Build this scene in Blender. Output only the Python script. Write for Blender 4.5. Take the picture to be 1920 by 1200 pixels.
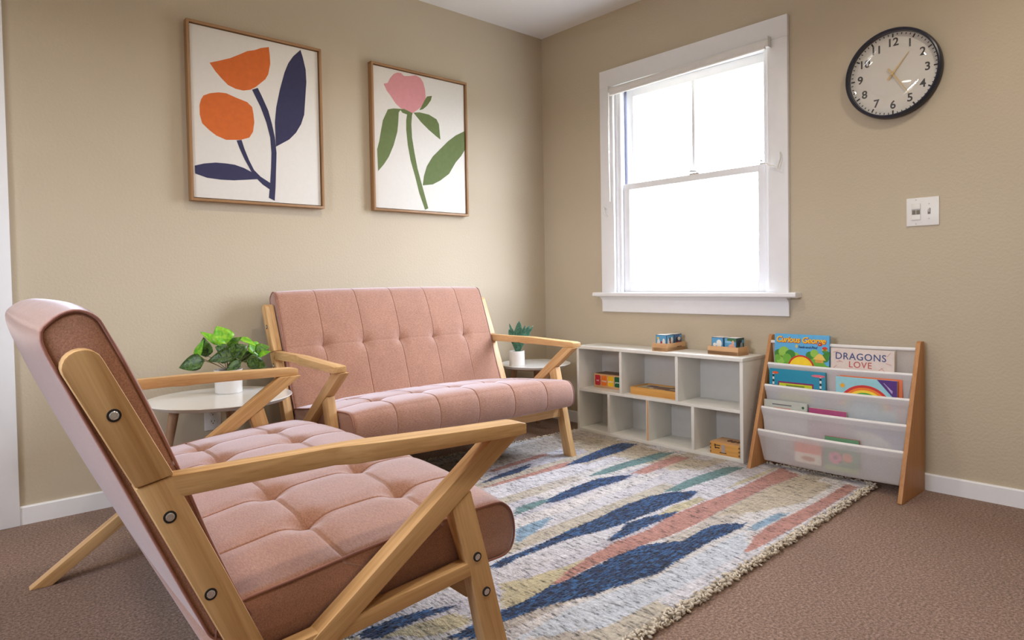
import bpy, bmesh, math, random
import numpy as np
from mathutils import Matrix, Vector
for o in list(bpy.data.objects): bpy.data.objects.remove(o)
S = bpy.context.scene
COL = S.collection
random.seed(7); RNG = np.random.default_rng(7)
PI = math.pi

# ------------------------------------------------------------------ camera
F_PX = 1267.74; YAW, PITCH, ROLL = 0.8373, -0.0272, -0.0168
def cam_axes():
    f = Vector((math.cos(YAW)*math.cos(PITCH), math.sin(YAW)*math.cos(PITCH), math.sin(PITCH)))
    r = Vector((math.sin(YAW), -math.cos(YAW), 0)); u = r.cross(f)
    c, s = math.cos(ROLL), math.sin(ROLL)
    return c*r+s*u, -s*r+c*u, f
cr, cu, cf = cam_axes()
cd = bpy.data.cameras.new('camera'); cam = bpy.data.objects.new('camera', cd); COL.objects.link(cam)
cam.matrix_world = Matrix(((cr.x, cu.x, -cf.x, -3.1051), (cr.y, cu.y, -cf.y, -3.1208), (cr.z, cu.z, -cf.z, 0.8819), (0, 0, 0, 1)))
cd.sensor_fit = 'HORIZONTAL'; cd.sensor_width = 36; cd.lens = F_PX/1920*36; cd.shift_y = -36.67/1920
cd.clip_start = 0.02
S.camera = cam
# ------------------------------------------------------------------ world, light, exposure
SKY = 30.0
w = bpy.data.worlds.new('sky'); S.world = w; w.use_nodes = True
bg = w.node_tree.nodes['Background']; bg.inputs[1].default_value = SKY
_nt = w.node_tree; _tc = _nt.nodes.new('ShaderNodeTexCoord'); _sx = _nt.nodes.new('ShaderNodeSeparateXYZ'); _cr = _nt.nodes.new('ShaderNodeValToRGB')
_nt.links.new(_tc.outputs['Generated'], _sx.inputs[0]); _nt.links.new(_sx.outputs['Z'], _cr.inputs[0]); _nt.links.new(_cr.outputs[0], bg.inputs[0])
_e = _cr.color_ramp.elements                     # sunlit ground below the horizon, overcast sky above
_e[0].position = 0.0; _e[0].color = (0.17, 0.17, 0.15, 1); _e[1].position = 0.012; _e[1].color = (0.80, 0.88, 1.03, 1)
S.view_settings.view_transform = 'Standard'; S.view_settings.look = 'None'
S.view_settings.exposure = 0.0; S.view_settings.gamma = 1.0; S.view_settings.use_curve_mapping = False
LAMP_W = 7.5; LAMP_COL = (1.0, 0.89, 0.75)
LAMPS = [(-0.85, -2.75), (-2.55, -2.55), (-1.55, -1.15), (-3.5, -1.2)]
def portal(loc, rot, sx, sy):
    l = bpy.data.lights.new('window_portal', 'AREA'); l.shape = 'RECTANGLE'; l.size = sx; l.size_y = sy
    l.cycles.is_portal = True
    o = bpy.data.objects.new('window_portal', l); COL.objects.link(o); o.location = loc; o.rotation_euler = rot
portal((0.17, -1.066, 1.4), (0, PI/2, 0), 1.2, 0.94)
portal((-4.72, -1.9, 1.55), (0, -PI/2, 0), .9, .9)

# ------------------------------------------------------------------ materials
MATS = {}
def srgb(r, g, b):
    f = lambda c: (c/12.92 if c <= .04045 else ((c+.055)/1.055)**2.4)
    return (f(r/255), f(g/255), f(b/255), 1)
def nodes(name):
    m = bpy.data.materials.new(name); m.use_nodes = True
    nt = m.node_tree; b = nt.nodes['Principled BSDF']; MATS[name] = m
    return m, nt, b
def add(nt, t, **k):
    n = nt.nodes.new(t)
    for a, v in k.items(): setattr(n, a, v)
    return n
def noise(nt, scale, detail=3, vec=None, rough=.5):
    n = add(nt, 'ShaderNodeTexNoise'); n.inputs['Scale'].default_value = scale
    n.inputs['Detail'].default_value = detail; n.inputs['Roughness'].default_value = rough
    if vec is not None: nt.links.new(vec, n.inputs['Vector'])
    return n
def ramp(nt, fac, stops):
    r = add(nt, 'ShaderNodeValToRGB'); e = r.color_ramp.elements
    while len(e) < len(stops): e.new(.5)
    for i, (p, c) in enumerate(stops): e[i].position = p; e[i].color = c
    nt.links.new(fac, r.inputs[0]); return r
def bump(nt, b, h, strength, dist):
    n = add(nt, 'ShaderNodeBump'); n.inputs['Strength'].default_value = strength; n.inputs['Distance'].default_value = dist
    nt.links.new(h, n.inputs['Height']); nt.links.new(n.outputs[0], b.inputs['Normal']); return n
def objco(nt): return add(nt, 'ShaderNodeTexCoord').outputs['Object']
def sc(c, k): return (c[0]*k, c[1]*k, c[2]*k, 1)
def plain(name, col, rough=.5, var=.06, spec=.5, metal=0, scale=25):
    if name in MATS: return MATS[name]
    m, nt, b = nodes(name)
    n = noise(nt, scale, 2, objco(nt)); r = ramp(nt, n.outputs[0], [(.3, sc(col, 1-var)), (.7, sc(col, 1+var))])
    nt.links.new(r.outputs[0], b.inputs['Base Color']); b.inputs['Roughness'].default_value = rough
    b.inputs['Specular IOR Level'].default_value = spec; b.inputs['Metallic'].default_value = metal
    return m
def wall_mat(name, col, bs, amp):
    m, nt, b = nodes(name); co = objco(nt)
    n = noise(nt, 2.0, 2, co); r = ramp(nt, n.outputs[0], [(.3, sc(col, .98)), (.7, sc(col, 1.02))])
    nt.links.new(r.outputs[0], b.inputs['Base Color']); b.inputs['Roughness'].default_value = .62
    b.inputs['Specular IOR Level'].default_value = .25
    h = noise(nt, bs, 3, co); bump(nt, b, h.outputs[0], amp, .004)
    return m
wall_mat('wall_paint', (0.56, 0.48, 0.355, 1), 95, .35)
wall_mat('ceiling_paint', (0.86, 0.87, 0.88, 1), 110, .2)
plain('trim_white', (0.88, 0.89, 0.91, 1), .35, .01)
plain('laminate_white', (0.80, 0.79, 0.74, 1), .38, .015)
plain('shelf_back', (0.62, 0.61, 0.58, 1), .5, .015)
plain('plastic_white', (0.82, 0.81, 0.78, 1), .4, .01)
plain('ceramic_white', (0.84, 0.84, 0.84, 1), .12, .01)
plain('ceramic_matte', (0.80, 0.78, 0.74, 1), .45, .02)
plain('tabletop_white', (0.84, 0.84, 0.82, 1), .16, .01)
plain('dark_gap', (0.02, 0.017, 0.016, 1), .7, .1)
plain('track_dark', (0.12, 0.12, 0.2, 1), .5, .1)
plain('clock_rim', (0.012, 0.014, 0.03, 1), .3, .1)
plain('clock_face', (0.78, 0.75, 0.68, 1), .5, .01)
plain('ink_black', (0.02, 0.02, 0.02, 1), .5, .05)
plain('hand_gold', (0.72, 0.52, 0.24, 1), .35, .02)
plain('steel', (0.75, 0.77, 0.80, 1), .25, .05, metal=1)
plain('soil', (0.10, 0.09, 0.08, 1), .9, .5, scale=150)
plain('canvas_white', (0.80, 0.78, 0.73, 1), .75, .012, scale=60)
plain('print_orange', srgb(214, 106, 38), .75, .05, scale=40)
plain('print_navy', srgb(48, 48, 84), .75, .08, scale=40)
plain('print_pink', srgb(218, 150, 154), .75, .03, scale=40)
plain('print_green', srgb(101, 117, 66), .75, .06, scale=40)
plain('underside_black', (0.02, 0.018, 0.018, 1), .9, .1)

def wood(name, c0, c1, rough=.42, fx=2.2, fy=42):
    m, nt, b = nodes(name)
    at = add(nt, 'ShaderNodeAttribute', attribute_name='grain')
    mp = add(nt, 'ShaderNodeMapping'); mp.inputs['Scale'].default_value = (fx, fy, fy)
    nt.links.new(at.outputs['Vector'], mp.inputs['Vector'])
    n1 = noise(nt, 1.0, 5, mp.outputs[0], .6); n1.inputs['Distortion'].default_value = .8
    mp2 = add(nt, 'ShaderNodeMapping'); mp2.inputs['Scale'].default_value = (fx*4, fy*6, fy*6)
    nt.links.new(at.outputs['Vector'], mp2.inputs['Vector'])
    n2 = noise(nt, 1.0, 3, mp2.outputs[0])
    mx = add(nt, 'ShaderNodeMath', operation='MULTIPLY_ADD'); mx.inputs[1].default_value = .3
    nt.links.new(n2.outputs[0], mx.inputs[0]); nt.links.new(n1.outputs[0], mx.inputs[2])
    r = ramp(nt, mx.outputs[0], [(.38, c0), (.62, sc(tuple((a+d)/2 for a, d in zip(c0, c1)), 1.0)), (.9, c1)])
    nt.links.new(r.outputs[0], b.inputs['Base Color']); b.inputs['Roughness'].default_value = rough
    bump(nt, b, n2.outputs[0], .08, .001)
    return m
wood('wood_frame', srgb(184, 136, 82), srgb(231, 192, 138))
wood('wood_rack', srgb(172, 116, 66), srgb(200, 146, 92), .5)
wood('wood_picture', srgb(134, 98, 62), srgb(172, 132, 90), .5)
wood('wood_toy', srgb(196, 150, 104), srgb(222, 178, 132), .55)
wood('wood_pine', srgb(200, 142, 66), srgb(228, 176, 98), .55)
wood('wood_leg', srgb(140, 104, 76), srgb(176, 138, 104), .5)

def fabric():
    m, nt, b = nodes('pink_fabric'); co = objco(nt)
    mp = add(nt, 'ShaderNodeMapping'); mp.inputs['Scale'].default_value = (1, .25, 1); nt.links.new(co, mp.inputs[0])
    n = noise(nt, 420, 3, mp.outputs[0], .7); n2 = noise(nt, 9, 3, co)
    a = ramp(nt, n.outputs[0], [(.3, srgb(146, 104, 85)), (.7, srgb(190, 143, 118))])
    d = ramp(nt, n2.outputs[0], [(.3, (.93, .93, .93, 1)), (.7, (1.04, 1.04, 1.04, 1))])
    mx = add(nt, 'ShaderNodeMix', data_type='RGBA', blend_type='MULTIPLY'); mx.inputs[0].default_value = 1
    nt.links.new(a.outputs[0], mx.inputs[6]); nt.links.new(d.outputs[0], mx.inputs[7])
    nt.links.new(mx.outputs[2], b.inputs['Base Color']); b.inputs['Roughness'].default_value = .9
    b.inputs['Specular IOR Level'].default_value = .12
    b.inputs['Sheen Weight'].default_value = 1.0; b.inputs['Sheen Roughness'].default_value = .48
    b.inputs['Sheen Tint'].default_value = (0.93, 0.90, 1.0, 1)
    bump(nt, b, n.outputs[0], .25, .0015)
fabric()
plain('piping_pink', srgb(162, 118, 108), .85, .1, .2)
def carpet():
    m, nt, b = nodes('carpet'); co = objco(nt)
    n = noise(nt, 130, 5, co, .8); n2 = noise(nt, 3, 3, co)
    a = ramp(nt, n.outputs[0], [(.34, srgb(80, 59, 48)), (.5, srgb(144, 113, 95)), (.66, srgb(196, 165, 146))])
    d = ramp(nt, n2.outputs[0], [(.3, (.93, .93, .93, 1)), (.7, (1.05, 1.05, 1.05, 1))])
    mx = add(nt, 'ShaderNodeMix', data_type='RGBA', blend_type='MULTIPLY'); mx.inputs[0].default_value = 1
    nt.links.new(a.outputs[0], mx.inputs[6]); nt.links.new(d.outputs[0], mx.inputs[7])
    nt.links.new(mx.outputs[2], b.inputs['Base Color']); b.inputs['Roughness'].default_value = .95
    b.inputs['Specular IOR Level'].default_value = .1; b.inputs['Sheen Weight'].default_value = .2
    bump(nt, b, n.outputs[0], .9, .006)
carpet()
def rugmat():
    m, nt, b = nodes('rug_pile'); co = objco(nt)
    at = add(nt, 'ShaderNodeAttribute', attribute_name='pile')
    def strands(sx, sy):
        mp = add(nt, 'ShaderNodeMapping'); mp.inputs['Scale'].default_value = (sx, sy, sy); nt.links.new(co, mp.inputs[0])
        return noise(nt, 1.0, 3, mp.outputs[0], .6)
    na, nb = strands(120, 30), strands(40, 150)      # light bands lie across the rug, dark ones along it
    mf = add(nt, 'ShaderNodeMix'); nt.links.new(at.outputs['Alpha'], mf.inputs[0]); nt.links.new(na.outputs[0], mf.inputs[2]); nt.links.new(nb.outputs[0], mf.inputs[3])
    n = mf
    d = ramp(nt, mf.outputs[0], [(.33, (.26, .26, .27, 1)), (.45, (.76, .76, .76, 1)), (.72, (1.10, 1.10, 1.10, 1))])
    mx = add(nt, 'ShaderNodeMix', data_type='RGBA', blend_type='MULTIPLY'); mx.inputs[0].default_value = 1
    nt.links.new(at.outputs['Color'], mx.inputs[6]); nt.links.new(d.outputs[0], mx.inputs[7])
    nt.links.new(mx.outputs[2], b.inputs['Base Color']); b.inputs['Roughness'].default_value = .9
    b.inputs['Specular IOR Level'].default_value = .15; b.inputs['Sheen Weight'].default_value = .2
    bump(nt, b, n.outputs[0], .8, .006)
rugmat()
plain('fringe_cream', srgb(214, 204, 188), .95, .18, .1, scale=90)
def leafmat(name, c0, c1, rough=.4, s=30):
    m, nt, b = nodes(name); n = noise(nt, s, 3, objco(nt)); n.inputs['Distortion'].default_value = 1.5
    r = ramp(nt, n.outputs[0], [(.38, c0), (.66, c1)])
    nt.links.new(r.outputs[0], b.inputs['Base Color']); b.inputs['Roughness'].default_value = rough
leafmat('leaf_bright', srgb(88, 170, 24), srgb(152, 204, 50))
leafmat('leaf_mid', srgb(52, 112, 30), srgb(124, 176, 52))
leafmat('leaf_dark', srgb(28, 62, 24), srgb(92, 128, 44), s=55)
leafmat('leaf_blue', srgb(44, 92, 74), srgb(86, 140, 112), .55, 60)
leafmat('stem_green', srgb(86, 84, 50), srgb(120, 104, 66))
def sling():
    m, nt, b = nodes('sling_fabric'); out = nt.nodes['Material Output']; co = objco(nt)
    n = noise(nt, 300, 2, co); r = ramp(nt, n.outputs[0], [(.3, (.84, .82, .84, 1)), (.7, (.93, .92, .93, 1))])
    di = add(nt, 'ShaderNodeBsdfDiffuse'); tl = add(nt, 'ShaderNodeBsdfTranslucent'); tr = add(nt, 'ShaderNodeBsdfTransparent')
    nt.links.new(r.outputs[0], di.inputs[0]); nt.links.new(r.outputs[0], tl.inputs[0])
    m1 = add(nt, 'ShaderNodeMixShader'); m1.inputs[0].default_value = .35
    nt.links.new(di.outputs[0], m1.inputs[1]); nt.links.new(tl.outputs[0], m1.inputs[2])
    m2 = add(nt, 'ShaderNodeMixShader'); m2.inputs[0].default_value = .42
    nt.links.new(m1.outputs[0], m2.inputs[1]); nt.links.new(tr.outputs[0], m2.inputs[2])
    nt.links.new(m2.outputs[0], out.inputs[0]); nt.nodes.remove(b)
sling()
plain('sling_hem', (.84, .83, .82, 1), .8, .03, .2)
def glass(name, refl):
    m, nt, b = nodes(name); out = nt.nodes['Material Output']
    tr = add(nt, 'ShaderNodeBsdfTransparent'); gl = add(nt, 'ShaderNodeBsdfGlossy'); gl.inputs['Roughness'].default_value = .02
    n = noise(nt, 3, 1, objco(nt)); r = ramp(nt, n.outputs[0], [(.3, (refl*.9,)*3+(1,)), (.7, (refl*1.1,)*3+(1,))])
    mx = add(nt, 'ShaderNodeMixShader'); nt.links.new(r.outputs[0], mx.inputs[0])
    nt.links.new(tr.outputs[0], mx.inputs[1]); nt.links.new(gl.outputs[0], mx.inputs[2]); nt.links.new(mx.outputs[0], out.inputs[0]); nt.nodes.remove(b)
glass('window_glass', .05); glass('clock_glass', .06)
def lampmat():
    m, nt, b = nodes('lamp_lens'); b.inputs['Base Color'].default_value = (.9, .9, .9, 1)
    b.inputs['Emission Color'].default_value = LAMP_COL+(1,); b.inputs['Emission Strength'].default_value = 12
lampmat()
def C(r, g, b, rough=.55):
    return plain('print_%d_%d_%d' % (r, g, b), srgb(r, g, b), rough, .04, scale=50)

# ------------------------------------------------------------------ mesh helpers
class MB:
    def __init__(s): s.v = []; s.f = []
    def addv(s, vs, fs):
        b = len(s.v); s.v += [tuple(p) for p in vs]; s.f += [tuple(b+i for i in f) for f in fs]; return s
    def box(s, x0, x1, y0, y1, z0, z1):
        x0, x1 = sorted((x0, x1)); y0, y1 = sorted((y0, y1)); z0, z1 = sorted((z0, z1))
        return s.addv([(x0,y0,z0),(x1,y0,z0),(x1,y1,z0),(x0,y1,z0),(x0,y0,z1),(x1,y0,z1),(x1,y1,z1),(x0,y1,z1)],
            [(0,3,2,1),(4,5,6,7),(0,1,5,4),(1,2,6,5),(2,3,7,6),(3,0,4,7)])
    def prism(s, poly, a0, a1, plane='xz'):
        # extrude polygon; plane xz -> along y ; xy -> along z ; yz -> along x
        def P(p, a): return {'xz': (p[0], a, p[1]), 'xy': (p[0], p[1], a), 'yz': (a, p[0], p[1])}[plane]
        n = len(poly); vs = [P(p, a0) for p in poly]+[P(p, a1) for p in poly]
        fs = [tuple(range(n))[::-1], tuple(range(n, 2*n))]+[(i, (i+1) % n, n+(i+1) % n, n+i) for i in range(n)]
        return s.addv(vs, fs)
    def tube(s, pts, r, n=10, cap=True):
        pts = [Vector(p) for p in pts]; rs = r if isinstance(r, (list, tuple)) else [r]*len(pts)
        vs = []; prev = None
        for i, p in enumerate(pts):
            t = (pts[min(i+1, len(pts)-1)]-pts[max(i-1, 0)]).normalized()
            if prev is None:
                a = Vector((0, 0, 1)) if abs(t.z) < .9 else Vector((1, 0, 0)); e1 = t.cross(a).normalized()
            else:
                e1 = (prev-t*prev.dot(t)).normalized()
            prev = e1; e2 = t.cross(e1)
            for k in range(n):
                an = 2*PI*k/n; vs.append(p+rs[i]*(math.cos(an)*e1+math.sin(an)*e2))
        fs = [(i*n+k, i*n+(k+1) % n, (i+1)*n+(k+1) % n, (i+1)*n+k) for i in range(len(pts)-1) for k in range(n)]
        if cap: fs += [tuple(range(n))[::-1], tuple(range((len(pts)-1)*n, len(pts)*n))]
        return s.addv(vs, fs)
    def lathe(s, prof, n=40, c=(0, 0, 0), axis='z'):
        vs = []
        for r, h in prof:
            for k in range(n):
                a = 2*PI*k/n; vs.append((c[0]+r*math.cos(a), c[1]+r*math.sin(a), c[2]+h))
        m = len(prof)
        fs = [(i*n+k, i*n+(k+1) % n, (i+1)*n+(k+1) % n, (i+1)*n+k) for i in range(m-1) for k in range(n)]
        fs += [tuple(range(n))[::-1], tuple(range((m-1)*n, m*n))]
        return s.addv(vs, fs)
    def poly(s, pts): return s.addv(pts, [tuple(range(len(pts)))])
    def obj(s, name, mat, parent=None, bevel=0, grain=None, smooth=False, seg=2):
        me = bpy.data.meshes.new(name); me.from_pydata(s.v, [], s.f)
        bm = bmesh.new(); bm.from_mesh(me)
        bmesh.ops.recalc_face_normals(bm, faces=bm.faces)
        if bevel:
            ed = [e for e in bm.edges if len(e.link_faces) == 2 and e.calc_face_angle(0) > .5]
            bmesh.ops.bevel(bm, geom=ed, offset=bevel, segments=seg, affect='EDGES', profile=.6, clamp_overlap=True)
        bm.to_mesh(me); bm.free()
        if smooth is True: me.shade_smooth()
        elif smooth: me.shade_smooth(); me.set_sharp_from_angle(angle=smooth)
        elif bevel: me.shade_smooth(); me.set_sharp_from_angle(angle=.6)
        if grain is not None: set_grain(me, grain)
        me.materials.append(MATS[mat] if isinstance(mat, str) else mat)
        return link(name, me, parent)
def set_grain(me, d):
    d = Vector(d).normalized(); a = Vector((0, 0, 1)) if abs(d.z) < .8 else Vector((0, 1, 0))
    e1 = d.cross(a).normalized(); e2 = d.cross(e1)
    n = len(me.vertices); co = np.empty(n*3, np.float32); me.vertices.foreach_get('co', co); co = co.reshape(-1, 3)
    M = np.array([d, e1, e2], np.float32)
    off = np.array([random.random()*5, random.random()*5, random.random()*5], np.float32)
    at = me.attributes.new('grain', 'FLOAT_VECTOR', 'POINT'); at.data.foreach_set('vector', (co@M.T+off).astype(np.float32).ravel())
def link(name, me, parent=None):
    o = bpy.data.objects.new(name, me); COL.objects.link(o)
    if parent is not None:
        o.parent = parent
    return o
def tag(o, label=None, cat=None, group=None, kind=None):
    if label: o['label'] = label
    if cat: o['category'] = cat
    if group: o['group'] = group
    if kind: o['kind'] = kind
    return o
def thing(name, label, cat, mat=None, loc=(0, 0, 0), rz=0, group=None, kind=None):
    o = bpy.data.objects.new(name, None); COL.objects.link(o); o.empty_display_size = .1
    o.matrix_world = mat if mat is not None else (Matrix.Translation(loc) @ Matrix.Rotation(rz, 4, 'Z'))
    return tag(o, label, cat, group, kind)
def W(o, root):     # part modelled in world coordinates
    o.parent = root; o.matrix_parent_inverse = root.matrix_world.inverted(); return o
def frame_right(y, z, x=0, tilt=0):    # seen right -> -y, up -> z, out -> -x
    M = Matrix(((0, 0, -1, x), (-1, 0, 0, y), (0, 1, 0, z), (0, 0, 0, 1)))
    return M @ Matrix.Rotation(tilt, 4, 'X')
def frame_left(x, z, y=0):
    return Matrix(((1, 0, 0, x), (0, 0, -1, y), (0, 1, 0, z), (0, 0, 0, 1)))
def text(name, s, size, mat, parent, x, y, z, depth=.0004, align='CENTER', bold=0, shear=0, space=1, rot=0):
    c = bpy.data.curves.new(name, 'FONT'); c.body = s; c.size = size; c.align_x = align; c.align_y = 'CENTER'
    c.extrude = depth; c.offset = bold; c.shear = shear; c.space_character = space; c.resolution_u = 4
    t = bpy.data.objects.new(name, c); COL.objects.link(t)
    bpy.context.view_layer.update()
    me = bpy.data.meshes.new_from_object(t.evaluated_get(bpy.context.evaluated_depsgraph_get()))
    bpy.data.objects.remove(t); bpy.data.curves.remove(c)
    me.materials.clear(); me.materials.append(MATS[mat] if isinstance(mat, str) else mat)
    o = link(name, me, parent); o.location = (x, y, z); o.rotation_euler = (0, 0, rot); return o
def decal(name, pts, z, mat, parent, d=.0005):
    m = MB(); m.prism(pts, z, z+d, 'xy'); return m.obj(name, mat, parent)
def circle(cx, cy, r, n=28, a0=0, a1=2*PI, ry=None):
    ry = ry or r
    return [(cx+r*math.cos(a0+(a1-a0)*k/n), cy+ry*math.sin(a0+(a1-a0)*k/n)) for k in range(n if a1-a0 >= 2*PI-.001 else n+1)]
def arc_band(cx, cy, r0, r1, a0, a1, n=24):
    return circle(cx, cy, r1, n, a0, a1)+circle(cx, cy, r0, n, a0, a1)[::-1]
# ------------------------------------------------------------------ room shell
X0, Y0, H = -4.7, -4.7, 2.44
WY0, WY1, WZ0, WZ1 = -1.537, -0.595, 0.80, 2.005          # window opening
def struct(o, label, cat): return tag(o, label, cat, kind='structure')
m = MB(); m.box(X0-.15, .15, Y0-.15, .15, -.06, 0)
struct(m.obj('floor', 'carpet'), 'brown short pile carpet covering the whole floor', 'floor')
m = MB(); m.box(X0-.15, .15, Y0-.15, .15, H, H+.06)
struct(m.obj('ceiling', 'ceiling_paint'), 'white painted ceiling above both beige walls', 'ceiling')
m = MB(); m.box(X0, 0, 0, .15, 0, H)
struct(m.obj('wall_left', 'wall_paint'), 'beige wall behind the sofa with two framed prints', 'wall')
m = MB()
for a in ((Y0, WY0, 0, H), (WY1, .15, 0, H), (WY0, WY1, 0, WZ0), (WY0, WY1, WZ1, H)): m.box(0, .15, *a)
struct(m.obj('wall_right', 'wall_paint'), 'beige wall with the bright window and round clock', 'wall')
m = MB()
for a in ((Y0, -2.35, 0, H), (-1.45, .15, 0, H), (-2.35, -1.45, 0, 1.1), (-2.35, -1.45, 2.0, H)): m.box(X0-.15, X0, *a)
struct(m.obj('wall_back', 'wall_paint'), 'beige wall behind the camera with a second window', 'wall')
m = MB(); m.box(X0-.15, .15, Y0-.15, Y0, 0, H)
struct(m.obj('wall_near', 'wall_paint'), 'plain beige wall at the camera side of the room', 'wall')
BB = .069
def bbprof(t=.012): return [(0, 0), (t, 0), (t, BB-.005), (t-.004, BB), (0, BB)]
m = MB(); m.prism([(-a, b) for a, b in bbprof()], -2.805, 0, 'yz')
struct(m.obj('baseboard_left', 'trim_white'), 'low white baseboard along the wall behind the sofa', 'baseboard')
m = MB(); m.prism([(-a, b) for a, b in bbprof()], Y0, -.012, 'xz')
struct(m.obj('baseboard_right', 'trim_white'), 'low white baseboard under the window and clock', 'baseboard')

# door at the far left of the sofa wall (only its casing is in the picture)
dr = thing('door_1', 'white door casing at the left edge of the sofa wall', 'door', loc=(-3.3, 0, 0), kind='structure')
for n_, a in (('casing', (-2.893, -2.803, -.02, 0, 0, 2.16)), ('casing', (-3.807, -3.717, -.02, 0, 0, 2.16)), ('casing', (-3.717, -2.893, -.02, 0, 2.07, 2.16))):
    m = MB(); m.box(*a); W(m.obj(n_, 'trim_white', bevel=.004), dr)
m = MB(); m.box(-3.717, -2.893, -.008, 0, .008, 2.07); sl = W(m.obj('door_slab', 'trim_white'), dr)
m = MB(); m.lathe([(.012, 0), (.012, .03), (.027, .04), (.03, .055), (.02, .068)], 24)
kn = m.obj('knob', 'steel', smooth=.7); kn.data.transform(Matrix.Translation((-3.64, -.008, .95)) @ Matrix.Rotation(PI/2, 4, 'X')); W(kn, dr)

# ------------------------------------------------------------------ window on the right wall
w1 = thing('window_1', 'bright white sash window with two upper panes and sill', 'window', loc=(0, -1.066, .80), kind='structure')
def wp(name, a, mat='trim_white', bevel=.003, parent=None, grain=None):
    m = MB(); m.box(*a); o = m.obj(name, mat, bevel=bevel)
    if parent is None: return W(o, w1)
    o.parent = parent; o.matrix_parent_inverse = w1.matrix_world.inverted(); return o
CY0, CY1, CZ1 = -1.635, -.497, 2.106
wp('side_casing', (-.02, 0, WY1, CY1, WZ0, WZ1)); wp('side_casing', (-.02, 0, CY0, WY0, WZ0, WZ1))
wp('head_casing', (-.02, 0, CY0, CY1, WZ1, CZ1))
m = MB(); m.prism([(-.062, .806), (-.058, .812), (.03, .812), (.03, .79), (-.045, .785), (-.062, .792)], -1.687, -.457, 'xz')
W(m.obj('sill', 'trim_white', bevel=.002), w1)
m = MB(); m.prism([(-.045, .786), (-.03, .775), (-.022, .768), (-.018, .755), (-.018, .70), (-.014, .697), (0, .697), (0, .788)], CY0, CY1, 'xz')
W(m.obj('apron', 'trim_white', bevel=.001), w1)
# jambs and stops
JT = .018
wp('jamb', (0, .15, WY1-JT, WY1, WZ0, WZ1)); wp('jamb', (0, .15, WY0, WY0+JT, WZ0, WZ1))
wp('head_jamb', (0, .15, WY0, WY1, WZ1-JT, WZ1)); wp('sub_sill', (.03, .15, WY0, WY1, WZ0, .815))
wp('stop', (.006, .026, WY1-.036, WY1-JT, .812, WZ1-JT), bevel=.002); wp('stop', (.006, .026, WY0+JT, WY0+.03, .812, WZ1-JT), bevel=.002)
wp('track', (.066, .112, WY1-.022, WY1-JT+.001, 1.42, WZ1-JT), 'track_dark', 0)
wp('track', (.066, .112, WY0+JT-.001, WY0+.022, 1.42, WZ1-JT), 'track_dark', 0)
def sash(name, x0, x1, y0, y1, z0, z1, st, rt, rb, muntin):
    m = MB(); m.box(x0, x1, y1-st, y1, z0, z1); s_ = W(m.obj(name, 'trim_white', bevel=.002), w1)
    def sp(n, a, mt='trim_white', bv=.002):
        mm = MB(); mm.box(*a); o = mm.obj(n, mt, bevel=bv); o.parent = s_; return o
    sp('stile', (x0, x1, y0, y0+st, z0, z1)); sp('rail', (x0, x1, y0+st, y1-st, z1-rt, z1)); sp('rail', (x0, x1, y0+st, y1-st, z0, z0+rb))
    xm = (x0+x1)/2; yc = (y0+y1)/2
    if muntin:
        sp('muntin', (x0, x1, yc-.009, yc+.009, z0+rb, z1-rt))
        panes = ((y0+st, yc-.009), (yc+.009, y1-st))
    else: panes = ((y0+st, y1-st),)
    for a, b_ in panes: sp('pane', (xm-.002, xm+.002, a, b_, z0+rb, z1-rt), 'window_glass', 0)
    return s_
us = sash('upper_sash', .068, .104, WY0+.02, WY1-.034, 1.405, WZ1-JT, .046, .045, .036, True)
ls = sash('lower_sash', .028, .064, WY0+JT, WY1-JT, .814, 1.437, .058, .034, .058, False)
def sp2(name, mb, mat='plastic_white', par=ls, smooth=.6):
    o = mb.obj(name, mat, smooth=smooth); o.parent = par; return o
m = MB(); m.tube([(.028, -1.015, .838), (.006, -1.015, .838), (.006, -1.105, .838), (.028, -1.105, .838)], .005, 8); sp2('lift_handle', m)
for yy in (-1.10, -1.50):
    m = MB(); m.box(.03, .06, yy-.03, yy+.03, 1.437, 1.443); m.tube([(.05, yy, 1.443), (.05, yy, 1.455), (.03, yy+.03, 1.457)], .006, 8); sp2('sash_lock', m, 'steel')
# cord cleat hardware on casing
m = MB(); m.tube([(-.02, -1.565, 1.41), (-.05, -1.565, 1.41)], .005, 8); m.tube([(-.05, -1.54, 1.425), (-.05, -1.565, 1.41), (-.05, -1.60, 1.395), (-.045, -1.61, 1.44), (-.03, -1.60, 1.47)], .0045, 8)
W(m.obj('cord_cleat', 'plastic_white', smooth=.7), w1)
m = MB(); m.tube([(-.02, -.54, 1.30), (-.032, -.525, 1.315), (-.034, -.535, 1.27), (-.022, -.55, 1.255)], .004, 8)
W(m.obj('cord_hook', 'plastic_white', smooth=.7), w1)
# second window behind the camera
w2 = thing('window_2', 'white framed window in the wall behind the camera', 'window', loc=(X0, -1.9, 1.1), kind='structure')
for n_, a in (('casing', (X0, X0+.02, -2.45, -2.35, 1.0, 2.1)), ('casing', (X0, X0+.02, -1.45, -1.35, 1.0, 2.1)), ('casing', (X0, X0+.02, -2.35, -1.45, 2.0, 2.1)),
              ('casing', (X0, X0+.02, -2.35, -1.45, 1.0, 1.1)), ('mullion', (X0-.1, X0-.05, -1.92, -1.88, 1.1, 2.0)), ('pane', (X0-.08, X0-.075, -2.35, -1.92, 1.1, 2.0)), ('pane', (X0-.08, X0-.075, -1.88, -1.45, 1.1, 2.0))):
    m = MB(); m.box(*a); W(m.obj(n_, 'window_glass' if n_ == 'pane' else 'trim_white'), w2)

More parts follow.
